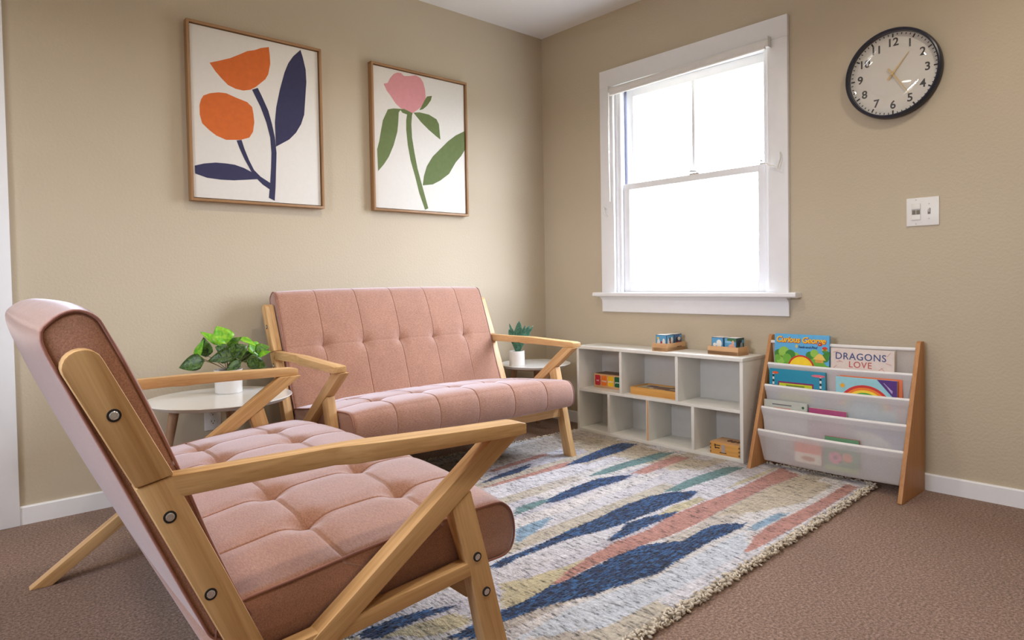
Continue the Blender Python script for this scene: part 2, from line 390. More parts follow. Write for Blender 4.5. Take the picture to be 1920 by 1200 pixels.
# roller blind pulled up at the head of the window
rb = thing('roller_blind', 'white roller blind rolled up at the top of the window', 'blind', loc=(-.03, -1.07, 1.98))
ZL, ZR = 1.972, 1.99; YL, YR = -.592, -1.552
m = MB(); m.tube([(-.032, YL, ZL), (-.032, YR, ZR)], .021, 20); W(m.obj('roll', 'plastic_white', smooth=.7), rb)
m = MB(); m.tube([(-.05, YL-.01, ZL-.024), (-.05, YR+.01, ZR-.024)], .008, 12); W(m.obj('hem_bar', 'plastic_white', smooth=.7), rb)
m = MB(); m.addv([(-.0535, YL-.008, ZL), (-.0535, YR+.008, ZR), (-.054, YR+.008, ZR-.022), (-.054, YL-.008, ZL-.022)], [(0, 1, 2, 3)]); W(m.obj('cloth', 'sling_hem'), rb)
for yy, zz in ((YL+.004, ZL), (YR-.004, ZR)):
    m = MB(); m.box(-.055, -.02, yy-.002, yy+.002, zz-.022, zz+.028); W(m.obj('bracket', 'plastic_white', bevel=.001), rb)
m = MB(); m.tube([(-.034, YL+.012, ZL), (-.034, YL+.012, 1.34)], .0018, 6); m.tube([(-.04, YL+.012, ZL), (-.04, YL+.016, 1.62), (-.036, YL+.012, 1.34)], .0018, 6)
W(m.obj('bead_chain', 'plastic_white'), rb)
m = MB(); m.lathe([(.001, 0), (.006, .004), (.006, .012), (.001, .016)], 12, (-.04, YL+.016, 1.62)); W(m.obj('chain_joint', 'ceramic_white', smooth=True), rb)

# recessed ceiling lights (all outside the picture)
for i, (lx, ly) in enumerate(LAMPS):
    r_ = thing('recessed_light', ['round recessed ceiling light nearest the clock wall', 'round recessed ceiling light above the front of the rug', 'round recessed ceiling light above the sofa front',
        'round recessed ceiling light near the white door', 'round recessed ceiling light behind the camera', 'round recessed ceiling light in the near right corner'][i], 'ceiling light', loc=(lx, ly, H), group='recessed ceiling lights')
    m = MB(); m.lathe([(.075, 0), (.075, -.006), (.095, -.006), (.1, 0)], 36); m.obj('trim_ring', 'plastic_white', r_, smooth=.6)
    m = MB(); m.lathe([(.0745, -.001), (.0745, -.003)], 36); m.obj('lens', 'lamp_lens', r_)
    l = bpy.data.lights.new('downlight', 'AREA'); l.shape = 'DISK'; l.size = .15; l.energy = LAMP_W; l.color = LAMP_COL; l.spread = math.radians(150)
    lo = bpy.data.objects.new('downlight', l); COL.objects.link(lo); lo.parent = r_; lo.location = (0, 0, -.008)

# ------------------------------------------------------------------ loveseats
WD, WF, TT = .658, .683, .040
def catmull(ctrl, n):
    P = np.array(ctrl, float); N = len(P); out = []
    for i in range(N):
        p0, p1, p2, p3 = P[(i-1) % N], P[i], P[(i+1) % N], P[(i+2) % N]
        L = np.hypot(*(p2-p1)[:2]); k = max(2, int(round(L/n)))
        for j in range(k):
            t = j/k
            out.append(.5*((2*p1)+(-p0+p2)*t+(2*p0-5*p1+4*p2-p3)*t*t+(-p0+3*p1-3*p2+p3)*t**3))
    return np.array(out)
COLS = np.array([-.42, -.21, 0, .21, .42])
def cushion(ctrl, rows, rowaxis, crown, name, wc=.612, gk=1.0):
    # ctrl: (u, z, crown weight, tuft weight)
    Q = catmull(ctrl, .0045); uz = Q[:, :2]; cw = np.clip(Q[:, 2], 0, 1); tw = np.clip(Q[:, 3], 0, 1)
    d = np.roll(uz, -1, 0)-np.roll(uz, 1, 0); d /= np.linalg.norm(d, axis=1)[:, None]
    nrm = np.c_[d[:, 1], -d[:, 0]]
    area = np.sum(uz[:, 0]*np.roll(uz[:, 1], -1)-np.roll(uz[:, 0], -1)*uz[:, 1])
    if area < 0: nrm = -nrm
    mid = np.unique(np.round(np.concatenate([np.linspace(-wc+.014, wc-.014, 250)]+[COLS+d_ for d_ in (-.004, -.0028, -.0016, 0, .0016, .0028, .004)]), 5))
    ws = np.concatenate([[-wc, -wc+.003, -wc+.008], mid, [wc-.008, wc-.003, wc]])
    inset = np.concatenate([[.010, .004, .001], np.zeros(len(mid)), [.001, .004, .010]])
    ra = Q[:, rowaxis]
    V = []
    for wv, ins in zip(ws, inset):
        lat = 1-abs(wv/wc)**3.0
        off = crown*cw*lat
        dw = np.abs(COLS-wv).min()
        edge = np.clip((wc-abs(wv))/.06, 0, 1)
        dr = np.min(np.abs(ra[:, None]-np.array(rows)[None]), axis=1)
        g = .0045*math.exp(-(dw/.0022)**2)+.0026*math.exp(-(dw/.024)**2)
        gr = .0040*np.exp(-(dr/.0030)**2)+.0026*np.exp(-(dr/.024)**2)*edge
        g *= gk; gr = gr*gk
        bt = .016*np.exp(-(dw*dw+dr*dr)/.034**2)+.007*np.exp(-(dw*dw+dr*dr)/.010**2)
        off = off-tw*(g+gr+bt)-ins
        p = uz+nrm*off[:, None]
        V.append(np.c_[p[:, 0], np.full(len(p), wv), p[:, 1]])
    n = len(uz); k = len(ws); V = np.concatenate(V)
    V = np.concatenate([V, [[uz[:, 0].mean(), -wc, uz[:, 1].mean()], [uz[:, 0].mean(), wc, uz[:, 1].mean()]]])
    i = np.arange(n); j = (i+1) % n; Fq = []
    for s_ in range(k-1):
        Fq.append(np.c_[s_*n+i, s_*n+j, (s_+1)*n+j, (s_+1)*n+i])
    Fq = np.concatenate(Fq).tolist()
    Fq += [(int(a), int(b), k*n) for a, b in zip(j, i)]+[((k-1)*n+int(a), (k-1)*n+int(b), k*n+1) for a, b in zip(i, j)]
    me = bpy.data.meshes.new(name); me.from_pydata(V.tolist(), [], Fq)
    if area > 0: me.flip_normals()
    me.shade_smooth(); me.materials.append(MATS['pink_fabric'])
    pipes = []
    for sg in (-1, 1):
        mm = MB(); st = max(1, n//110); pts = [(u-nn[0]*.002, sg*(wc-.001), z-nn[1]*.002) for (u, z), nn in zip(uz[::st], nrm[::st])]
        pts += pts[:2]; mm.tube(pts, .0026, 6, cap=False); pipes.append(mm)
    return me, pipes
SEAT = [(-.27,.245,0,0),(-.1,.25,0,0),(.1,.262,0,0),(.29,.266,0,0),(.335,.270,.1,.2),(.356,.287,.2,.5),(.363,.320,.35,.6),(.357,.358,.5,.7),(.338,.384,.7,.9),(.30,.394,.9,1),(.15,.386,1,1),(0,.374,1,1),(-.15,.355,.9,1),(-.26,.338,.5,.5),(-.285,.29,0,0)]
BACK = [(-.222,.312,.2,.2),(-.238,.345,.7,.6),(-.285,.46,1,1),(-.334,.60,1,1),(-.388,.735,1,1),(-.424,.815,.8,1),(-.440,.842,.5,.8),(-.468,.852,.3,.5),(-.497,.838,.3,.2),(-.511,.808,.4,0),(-.478,.725,.6,0),(-.43,.615,.7,0),(-.362,.455,.6,0),(-.31,.335,.4,0),(-.287,.292,.2,0),(-.25,.287,.1,0)]
seat_me, seat_pipes = cushion(SEAT, [-.05, .17], 0, .032, 'seat_cushion')
back_me, back_pipes = cushion(BACK, [.60], 1, .030, 'back_cushion', gk=.6)
def post_u(z, side):    # side -1 rear edge, +1 front edge
    return (-.484+.436*(.774-z)) if side < 0 else (-.436+.437*(.783-z))
def diag_up(z): return -.071+1.367*(z-.3)
def diag_lo(z): return -.003+1.407*(z-.3)
def make_loveseat(label):
    t = thing('loveseat', label, 'loveseat')
    sc_ = link('seat_cushion', seat_me, t); bc_ = link('back_cushion', back_me, t)
    for p in seat_pipes: p.obj('piping', 'piping_pink', sc_, smooth=True)
    for p in back_pipes: p.obj('piping', 'piping_pink', bc_, smooth=True)
    for s in (-1, 1):
        o_, i_ = s*WD, s*(WD-TT)
        # upper and lower back post
        zj = .586
        up = [(post_u(zj, -1), zj-.006), (post_u(zj, 1)+.002, zj+.006)]
        rc_ = .0225; ang = math.atan2(-.436, 1)
        for q in range(11):        # softly rounded top end
            a_ = -PI*q/10; ux, uz_ = .0262*math.cos(a_), -.0245*math.sin(a_)
            up.append((-.4635+ux*.95+uz_*-.40, .770+ux*.38+uz_*.95))
        m = MB(); m.prism(up, o_+s*.002, i_, 'xz'); m.obj('upper_post', 'wood_frame', t, bevel=.004, grain=(-.4, 0, 1))
        lo = [(post_u(.218, -1), .218), (post_u(.222, 1), .222), (post_u(zj, 1), zj+.005), (post_u(zj, -1), zj-.007)]
        m = MB(); m.prism(lo, o_, i_, 'xz'); m.obj('lower_post', 'wood_frame', t, bevel=.003, grain=(-.4, 0, 1))
        # diagonal leg
        zt = .552
        dg = [(diag_up(0), 0), (diag_lo(0), 0), (diag_lo(.15), .15), (diag_lo(zt), zt), (diag_up(zt), zt)]
        m = MB(); m.prism(dg, o_, i_, 'xz'); m.obj('diagonal_leg', 'wood_frame', t, bevel=.004, grain=(1.38, 0, 1))
        # front leg
        fl = [(.269, .016), (.330, .016), (.302, .105), (.255, .292), (.213, .450), (.175, .428), (.166, .418), (.206, .288), (.240, .127)]
        m = MB(); m.prism(fl, o_-s*.002, i_+s*.002, 'xz'); m.obj('front_leg', 'wood_frame', t, bevel=.003, grain=(-.25, 0, 1))
        # side rail
        rl = [(-.255, .214), (.222, .272), (.218, .300), (-.27, .247)]
        m = MB(); m.prism(rl, o_-s*.003, i_+s*.003, 'xz'); m.obj('side_rail', 'wood_frame', t, bevel=.003, grain=(1, 0, .1))
        # armrest: stations (u, outer w, width, top z, thickness)
        st = [(-.352, .658, .036, .590, .036), (-.2, .658, .036, .590, .034), (-.085, .659, .038, .5905, .033), (-.045, .668, .046, .5905, .036), (-.01, .676, .053, .590, .034), (.05, .680, .055, .588, .032), (.2, .683, .055, .583, .029), (.325, .683, .054, .580, .028), (.344, .683, .054, .576, .022)]
        vs = []; fs = []
        for (u, wo, wd, zt_, th) in st:
            vs += [(u, s*wo, zt_), (u, s*(wo-wd), zt_), (u, s*(wo-wd), zt_-th), (u, s*wo, zt_-th)]
        for k in range(len(st)-1):
            for q in range(4): fs.append((k*4+q, k*4+(q+1) % 4, k*4+4+(q+1) % 4, k*4+4+q))
        fs += [(0, 1, 2, 3), tuple(len(st)*4-4+q for q in range(4))]
        m = MB(); m.addv(vs, fs); a_ = m.obj('armrest', 'wood_frame', t, bevel=.003, grain=(1, .08*s, 0), smooth=.5)
        for bu, bz in ((-.427, .695), (-.356, .527), (-.300, .389), (.225, .308), (.247, .228)):
            m = MB(); m.lathe([(.0098, -.004), (.0098, .0005), (.0070, .0006)], 20); q = m.obj('bolt_recess', 'dark_gap', t)
            R_ = Matrix.Translation((bu, o_+s*(.0023 if bz > .6 else 0), bz)) @ Matrix.Rotation(-s*PI/2, 4, 'X'); q.data.transform(R_)
            m = MB(); m.lathe([(.0066, 0), (.0066, .0010), (.0055, .0018), (.0032, .0018), (.003, .0008), (.0002, .0008)], 20); q = m.obj('bolt', 'steel', t, smooth=.5); q.data.transform(R_)
    m = MB(); m.box(.222, .250, -(WD-TT), WD-TT, .208, .266); m.obj('front_stretcher', 'wood_frame', t, bevel=.003, grain=(0, 1, 0))
    m = MB(); m.box(-.262, -.236, -(WD-TT), WD-TT, .222, .27); m.obj('rear_stretcher', 'wood_frame', t, bevel=.003, grain=(0, 1, 0))
    m = MB(); m.box(-.235, .222, -.60, .60, .240, .2445); m.obj('underside_cloth', 'underside_black', t)
    return t
def copy_tree(o, parent=None):
    c = o.copy(); COL.objects.link(c); c.parent = parent
    for ch in list(o.children): copy_tree(ch, c)
    return c
chair = make_loveseat('pink loveseat with wooden arms in the foreground, seen from its side')
bpy.context.view_layer.update()
sofa = copy_tree(chair)
chair.location = (-2.413, -1.356, 0); chair.rotation_euler = (0, 0, -.060)
sofa.location = (-1.273, -.536, 0); sofa.rotation_euler = (0, 0, -1.602); sofa.scale = (.93, .955, 1.004)
sofa['label'] = 'pink loveseat with wooden arms against the wall under the flower prints'
for o in (chair, sofa): o['group'] = 'matching pink loveseats'
# ------------------------------------------------------------------ outlines in metres
P1 ={
 'flower_top':[(-0.214,0.219),(-0.175,0.235),(-0.125,0.257),(-0.082,0.283),(-0.047,0.305),(-0.012,0.317),(0.015,0.332),(0.053,0.345),(0.057,0.308),(0.058,0.268),(0.047,0.218),(0.033,0.193),(0.01,0.171),(-0.012,0.15),(-0.039,0.132),(-0.07,0.123),(-0.104,0.125),(-0.137,0.136),(-0.161,0.157),(-0.189,0.185)],
 'flower_low':[(-0.244,0.071),(-0.216,0.086),(-0.179,0.096),(-0.146,0.098),(-0.105,0.086),(-0.054,0.074),(-0.032,0.055),(-0.027,0.026),(-0.024,-0.013),(-0.031,-0.057),(-0.049,-0.086),(-0.088,-0.101),(-0.152,-0.109),(-0.193,-0.096),(-0.224,-0.075),(-0.252,-0.05),(-0.261,-0.014),(-0.261,0.027),(-0.254,0.053)],
 'leaf_big':[(0.208,0.365),(0.219,0.332),(0.232,0.276),(0.234,0.217),(0.226,0.133),(0.219,0.059),(0.202,0.011),(0.175,-0.034),(0.141,-0.07),(0.075,-0.112),(0.074,-0.052),(0.073,0.001),(0.082,0.074),(0.101,0.157),(0.126,0.242),(0.146,0.29),(0.171,0.327)],
 'stem':[(-0.03,0.134),(-0.004,0.147),(0.013,0.115),(0.043,0.05),(0.059,-0.01),(0.071,-0.07),(0.077,-0.141),(0.072,-0.23),(0.068,-0.302),(0.062,-0.365),(0.035,-0.353),(0.043,-0.286),(0.049,-0.215),(0.053,-0.143),(0.049,-0.073),(0.032,-0.005),(0.007,0.062),(-0.018,0.11)],
 'stem_side':[(-0.106,-0.106),(-0.084,-0.101),(-0.072,-0.14),(-0.052,-0.19),(-0.031,-0.231),(-0.001,-0.259),(0.047,-0.286),(0.042,-0.315),(0.007,-0.294),(-0.019,-0.269),(-0.045,-0.237),(-0.074,-0.184),(-0.094,-0.139)],
 'leaf_low':[(-0.288,-0.237),(-0.249,-0.224),(-0.2,-0.215),(-0.155,-0.214),(-0.117,-0.216),(-0.075,-0.227),(-0.028,-0.248),(-0.015,-0.271),(-0.063,-0.278),(-0.123,-0.286),(-0.182,-0.288),(-0.238,-0.285),(-0.287,-0.271)],
}
P2 ={
 'flower':[(-0.235,0.282),(-0.21,0.29),(-0.197,0.315),(-0.173,0.344),(-0.149,0.357),(-0.125,0.358),(-0.107,0.346),(-0.071,0.353),(-0.033,0.364),(-0.002,0.356),(0.016,0.336),(0.028,0.297),(0.032,0.245),(0.013,0.211),(-0.019,0.183),(-0.057,0.156),(-0.088,0.159),(-0.13,0.169),(-0.165,0.192),(-0.194,0.228),(-0.216,0.249)],
 'stem':[(-0.092,0.148),(-0.061,0.147),(-0.067,0.095),(-0.064,0.023),(-0.05,-0.058),(-0.033,-0.139),(-0.008,-0.22),(0.034,-0.354),(0.012,-0.363),(-0.024,-0.274),(-0.047,-0.192),(-0.076,-0.102),(-0.092,-0.021),(-0.1,0.06),(-0.099,0.111)],
 'calyx':[(-0.138,0.164),(-0.112,0.17),(-0.057,0.156),(-0.061,0.144),(-0.092,0.143),(-0.122,0.148)],
 'leaf_left':[(-0.212,0.152),(-0.178,0.162),(-0.13,0.167),(-0.146,0.145),(-0.15,0.093),(-0.157,0.042),(-0.182,-0.033),(-0.213,-0.097),(-0.244,-0.14),(-0.279,-0.178),(-0.282,-0.065),(-0.269,-0.023),(-0.256,0.038),(-0.244,0.09)],
 'leaf_small':[(-0.013,0.179),(0.0,0.198),(0.02,0.233),(0.04,0.262),(0.073,0.271),(0.065,0.245),(0.038,0.21),(0.01,0.187)],
 'leaf_mid':[(-0.051,0.159),(-0.013,0.167),(0.05,0.164),(0.101,0.146),(0.117,0.121),(0.125,0.037),(0.093,0.054),(0.048,0.08),(-0.002,0.115)],
 'leaf_big':[(0.304,0.106),(0.301,-0.001),(0.272,-0.037),(0.23,-0.08),(0.181,-0.15),(0.119,-0.193),(0.067,-0.219),(-0.0,-0.23),(0.01,-0.177),(0.03,-0.122),(0.07,-0.065),(0.124,-0.016),(0.178,0.033),(0.233,0.073)],
}
RUG=[
 ('light_blue',[(-1.508,-1.953),(-1.249,-1.942),(-1.001,-1.943),(-1.152,-2.037),(-1.474,-2.037),(-1.846,-2.034),(-2.033,-1.92),(-1.81,-1.903),(-1.643,-1.924)]),
 ('tan',[(-0.336,-0.58),(-0.261,-0.805),(-0.305,-1.235),(-0.304,-1.424),(-0.546,-1.35),(-0.524,-1.089),(-0.553,-0.818),(-0.457,-0.649)]),
 ('tan',[(-0.218,-1.78),(-0.269,-1.937),(-0.565,-1.952),(-0.772,-1.885),(-0.925,-1.798),(-0.688,-1.781),(-0.434,-1.77)]),
 ('navy',[(-2.155,-1.793),(-2.117,-1.802),(-2.046,-1.792),(-1.953,-1.787),(-1.794,-1.778),(-1.642,-1.782),(-1.455,-1.772),(-1.347,-1.78),(-1.287,-1.805),(-1.223,-1.85),(-1.087,-1.84),(-1.003,-1.845),(-0.924,-1.911),(-0.964,-1.922),(-1.059,-1.922),(-1.174,-1.916),(-1.357,-1.929),(-1.492,-1.941),(-1.629,-1.913),(-1.734,-1.897),(-1.815,-1.865),(-1.887,-1.851),(-1.998,-1.838),(-2.098,-1.857)]),
 ('pink',[(-1.769,-1.776),(-1.644,-1.737),(-1.543,-1.717),(-1.395,-1.699),(-1.238,-1.709),(-1.063,-1.682),(-0.836,-1.682),(-0.679,-1.688),(-0.517,-1.687),(-0.322,-1.674),(-0.17,-1.665),(-0.218,-1.78),(-0.469,-1.763),(-0.672,-1.772),(-0.855,-1.779),(-1.033,-1.794),(-1.19,-1.794),(-1.347,-1.78),(-1.47,-1.773),(-1.607,-1.773),(-1.707,-1.785)]),
 ('navy',[(-1.801,-1.555),(-1.738,-1.542),(-1.639,-1.543),(-1.526,-1.535),(-1.394,-1.517),(-1.234,-1.512),(-1.074,-1.491),(-0.896,-1.496),(-0.791,-1.533),(-0.739,-1.601),(-0.822,-1.621),(-0.928,-1.613),(-1.042,-1.615),(-1.157,-1.61),(-1.258,-1.612),(-1.367,-1.6),(-1.485,-1.575),(-1.591,-1.573),(-1.691,-1.572),(-1.812,-1.587)]),
 ('navy',[(-1.402,-1.674),(-1.301,-1.647),(-1.214,-1.616),(-1.115,-1.63),(-0.985,-1.672),(-1.036,-1.687),(-1.141,-1.687),(-1.259,-1.689),(-1.369,-1.69)]),
 ('navy',[(-1.269,-1.248),(-1.152,-1.213),(-1.031,-1.197),(-0.893,-1.189),(-0.782,-1.227),(-0.739,-1.265),(-0.831,-1.282),(-0.955,-1.274),(-1.086,-1.279),(-1.188,-1.28),(-1.261,-1.272)]),
 ('navy',[(-0.84,-0.948),(-0.668,-0.902),(-0.47,-0.861),(-0.312,-0.847),(-0.259,-0.929),(-0.411,-0.964),(-0.551,-0.968),(-0.708,-0.975)]),
 ('navy',[(-1.288,-0.88),(-1.151,-0.835),(-1.033,-0.821),(-0.914,-0.801),(-0.963,-0.844),(-1.065,-0.876),(-1.171,-0.878),(-1.267,-0.884)]),
 ('navy',[(-2.319,-1.636),(-2.258,-1.628),(-2.173,-1.628),(-2.096,-1.649),(-2.032,-1.684),(-2.062,-1.692),(-2.129,-1.682),(-2.205,-1.679),(-2.271,-1.692)]),
 ('pink',[(-1.16,-2.036),(-1.028,-1.989),(-0.888,-1.978),(-0.719,-1.98),(-0.534,-1.983),(-0.365,-1.977),(-0.236,-1.97),(-0.215,-2.019),(-0.388,-2.031),(-0.616,-2.04),(-0.818,-2.047),(-0.986,-2.048),(-1.105,-2.051)]),
 ('pink',[(-1.327,-0.928),(-1.191,-0.919),(-0.975,-0.914),(-0.813,-0.904),(-0.737,-0.908),(-0.85,-0.959),(-1.066,-0.952),(-1.28,-0.947)]),
 ('pink',[(-0.986,-0.728),(-0.737,-0.711),(-0.737,-0.752),(-0.91,-0.768),(-1.139,-0.781),(-1.158,-0.762)]),
 ('pink',[(-0.718,-1.241),(-0.51,-1.214),(-0.335,-1.205),(-0.3,-1.28),(-0.444,-1.281),(-0.664,-1.295)]),
 ('teal',[(-1.395,-1.218),(-1.301,-1.216),(-1.216,-1.227),(-1.281,-1.261),(-1.386,-1.273),(-1.448,-1.278)]),
 ('teal',[(-0.887,-1.134),(-0.718,-1.107),(-0.544,-1.105),(-0.347,-1.113),(-0.254,-1.167),(-0.427,-1.187),(-0.625,-1.168),(-0.79,-1.168)]),
 ('teal',[(-0.817,-1.496),(-0.641,-1.474),(-0.486,-1.476),(-0.311,-1.487),(-0.27,-1.55),(-0.444,-1.55),(-0.634,-1.54),(-0.791,-1.533)]),
 ('blue',[(-1.547,-1.385),(-1.455,-1.377),(-1.346,-1.379),(-1.472,-1.439),(-1.531,-1.457),(-1.634,-1.481)]),
 ('blue',[(-0.994,-1.95),(-0.89,-1.936),(-0.764,-1.936),(-0.73,-1.969),(-0.834,-1.972),(-0.954,-1.97)]),
 ('gold',[(-1.08,-1.643),(-0.942,-1.623),(-0.783,-1.635),(-0.798,-1.671),(-0.982,-1.676)]),
 ('gold',[(-0.478,-1.639),(-0.188,-1.647),(-0.148,-1.654),(-0.388,-1.669),(-0.628,-1.658)]),
 ('gold',[(-1.86,-1.663),(-1.772,-1.696),(-1.635,-1.717),(-1.543,-1.717),(-1.665,-1.745),(-1.769,-1.776),(-1.876,-1.794),(-1.953,-1.787)]),
 ('gold',[(-2.267,-1.686),(-2.167,-1.686),(-2.071,-1.716),(-2.038,-1.748),(-2.056,-1.782),(-2.157,-1.773)]),
]
POTHOS=[
 ((-2.114, -0.222, 0.659),(-2.138, -0.213, 0.719),0.060,'b'),
 ((-2.134, -0.215, 0.645),(-2.191, -0.195, 0.702),0.039,'b'),
 ((-2.183, -0.198, 0.598),(-2.19, -0.195, 0.667),0.039,'d'),
 ((-2.218, -0.186, 0.594),(-2.197, -0.193, 0.655),0.024,'b'),
 ((-2.195, -0.194, 0.585),(-2.272, -0.167, 0.566),0.048,'d'),
 ((-2.071, -0.236, 0.608),(-2.169, -0.203, 0.586),0.045,'d'),
 ((-2.115, -0.221, 0.613),(-2.144, -0.211, 0.631),0.042,'d'),
 ((-2.102, -0.226, 0.635),(-2.058, -0.241, 0.667),0.027,'m'),
 ((-2.071, -0.237, 0.636),(-2.061, -0.24, 0.585),0.051,'d'),
 ((-2.057, -0.241, 0.573),(-2.012, -0.257, 0.601),0.039,'d'),
 ((-2.058, -0.241, 0.66),(-2.004, -0.26, 0.635),0.036,'b'),
 ((-2.019, -0.254, 0.633),(-1.985, -0.266, 0.588),0.042,'b'),
 ((-1.997, -0.262, 0.606),(-1.954, -0.277, 0.621),0.036,'m'),
 ((-1.99, -0.264, 0.586),(-1.952, -0.278, 0.603),0.024,'b'),
 ((-2.03, -0.25, 0.571),(-1.966, -0.273, 0.539),0.045,'d'),
 ((-2.062, -0.239, 0.571),(-2.108, -0.224, 0.544),0.033,'d'),
 ((-2.123, -0.219, 0.594),(-2.104, -0.225, 0.568),0.045,'d'),
 ((-2.088, -0.23, 0.611),(-2.056, -0.242, 0.624),0.045,'d'),
]
SNAKE=[
 ((-0.478, -0.26, 0.497),(-0.476, -0.262, 0.657),0.039),
 ((-0.488, -0.251, 0.493),(-0.519, -0.222, 0.61),0.032),
 ((-0.468, -0.27, 0.493),(-0.432, -0.302, 0.631),0.028),
 ((-0.483, -0.255, 0.497),(-0.518, -0.224, 0.642),0.016),
 ((-0.473, -0.265, 0.497),(-0.45, -0.285, 0.632),0.018),
 ((-0.465, -0.272, 0.493),(-0.417, -0.316, 0.627),0.016),
 ((-0.491, -0.248, 0.493),(-0.513, -0.228, 0.619),0.025),
 ((-0.465, -0.272, 0.491),(-0.431, -0.303, 0.601),0.032),
 ((-0.475, -0.262, 0.491),(-0.497, -0.242, 0.599),0.028),
]
# ------------------------------------------------------------------ rug
RC = {(0, 0): (-.125, -2.045), (0, 1): (-.125, -.47), (1, 0): (-2.32, -2.128), (1, 1): (-2.32, -.315)}
def rug():
    nx, ny = 640, 430
    s = np.linspace(0, 1, nx); t = np.linspace(0, 1, ny); Sg, Tg = np.meshgrid(s, t, indexing='ij')
    def bil(k): return (RC[0,0][k]*(1-Sg)*(1-Tg)+RC[0,1][k]*(1-Sg)*Tg+RC[1,0][k]*Sg*(1-Tg)+RC[1,1][k]*Sg*Tg)
    X, Y = bil(0), bil(1)
    # serrated shifts: every pile row ends a little earlier or later
    row = RNG.normal(0, .010, ny); row = np.repeat(row[::2], 2)[:ny]
    kn = RNG.normal(0, .004, (nx, ny))
    QX = X+row[None, :]+kn; QY = Y+RNG.normal(0, .0025, (nx, ny))
    lin = lambda c: np.array(srgb(*c)[:3])
    cream = [lin(c) for c in ((214, 208, 206), (200, 194, 198), (192, 182, 172), (208, 205, 210), (190, 180, 164), (212, 207, 205), (196, 192, 200), (204, 200, 204))]
    colr = np.zeros((nx, ny, 3))
    bw = .072
    band = np.floor((Y+.012*np.sin(X*3))/bw).astype(int)
    rs = np.random.default_rng(3)
    for b_ in np.unique(band):
        cuts = np.sort(rs.uniform(-2.6, -.1, 4)); idx = np.searchsorted(cuts, QX); cs = rs.integers(0, len(cream), 5)
        m_ = band == b_; colr[m_] = np.array(cream)[cs][idx[m_]]
    # warmer at the far end
    PAL = {'navy': (26, 50, 90), 'pink': (182, 132, 120), 'teal': (104, 136, 136), 'blue': (134, 162, 184), 'gold': (194, 182, 148), 'tan': (190, 176, 154), 'light_blue': (200, 205, 214)}
    def inside(poly):
        r = np.zeros((nx, ny), bool); n = len(poly)
        for i in range(n):
            x0, y0 = poly[i]; x1, y1 = poly[(i+1) % n]
            if y0 == y1: continue
            c_ = ((y0 > QY) != (y1 > QY)) & (QX < (x1-x0)*(QY-y0)/(y1-y0)+x0); r ^= c_
        return r
    navy = np.zeros((nx, ny), bool)
    for k, poly in RUG:
        m_ = inside(poly); colr[m_] = lin(PAL[k])
        if k == 'navy': navy |= m_
        else: navy &= ~m_
    # yarn variation, speckled
    v = RNG.normal(1, .10, (nx, ny)); v2 = np.repeat(RNG.normal(1, .05, ny)[None, :], nx, 0)
    colr *= (v*v2)[..., None]
    # navy yarn mixed with brighter blue strands
    st_ = np.repeat(RNG.random((nx//5+1, ny)), 5, 0)[:nx]; colr[(st_ < .30) & navy] = lin((52, 98, 150)); colr[(st_ > .78) & navy] = lin((13, 24, 46))
    colr = np.clip(colr, 0.004, .95)
    e = np.minimum(np.minimum(Sg*2.4, (1-Sg)*2.4), np.minimum(Tg*1.6, (1-Tg)*1.6))
    Z = .0185*np.clip(e/.012, 0.15, 1)+RNG.normal(0, .0009, (nx, ny))+.0012*np.sin(X*700)*0-.002*navy*0
    Z += .0015*navy
    V = np.stack([X, Y, Z], -1).reshape(-1, 3)
    i = np.arange(nx-1)[:, None]*ny+np.arange(ny-1)[None]; i = i.ravel()
    Fq = np.c_[i, i+1, i+ny+1, i+ny]
    me = bpy.data.meshes.new('rug'); me.vertices.add(len(V)); me.vertices.foreach_set('co', V.astype(np.float32).ravel())
    me.loops.add(len(Fq)*4); me.loops.foreach_set('vertex_index', Fq.astype(np.int32).ravel())
    me.polygons.add(len(Fq)); me.polygons.foreach_set('loop_start', np.arange(0, len(Fq)*4, 4, dtype=np.int32))
    me.update(calc_edges=True); me.flip_normals() if me.polygons[0].normal.z < 0 else None
    at = me.color_attributes.new('pile', 'FLOAT_COLOR', 'POINT')
    at.data.foreach_set('color', np.c_[colr.reshape(-1, 3), navy.reshape(-1).astype(float)].astype(np.float32).ravel())
    me.shade_smooth(); me.materials.append(MATS['rug_pile'])
    r = link('rug', me); tag(r, 'striped pile rug in navy, cream and dusty pink with cream fringe', 'rug')
    # shaggy rolled fringe round the edge
    ico = bmesh.new(); bmesh.ops.create_icosphere(ico, subdivisions=1, radius=1); iv = np.array([v.co[:] for v in ico.verts]); fi = [tuple(v.index for v in f.verts) for f in ico.faces]; ico.free()
    mb = MB()
    cs = [RC[0,1], RC[0,0], RC[1,0], RC[1,1], RC[0,1]]
    for a, b_ in zip(cs[:-1], cs[1:]):
        a = np.array(a); b_ = np.array(b_); L = np.linalg.norm(b_-a); n = int(L/.0016); d = (b_-a)/L; nn = np.array([-d[1], d[0]])
        for k in range(n):
            p = a+d*L*k/n+nn*random.uniform(-.016, .016); sz = (random.uniform(.006, .012), random.uniform(.0022, .0042), random.uniform(.003, .0055)); an = random.uniform(0, PI)
            R_ = np.array([[math.cos(an), -math.sin(an), 0], [math.sin(an), math.cos(an), 0], [0, 0, 1]])
            q = (iv*np.array(sz))@R_.T+np.array([p[0], p[1], random.uniform(.004, .021)]); mb.addv(q.tolist(), fi)
    fr = mb.obj('fringe', 'fringe_cream', r, smooth=True); tag(fr, kind='stuff'); fr['label'] = 'shaggy cream fringe round the rug edge'
rug()

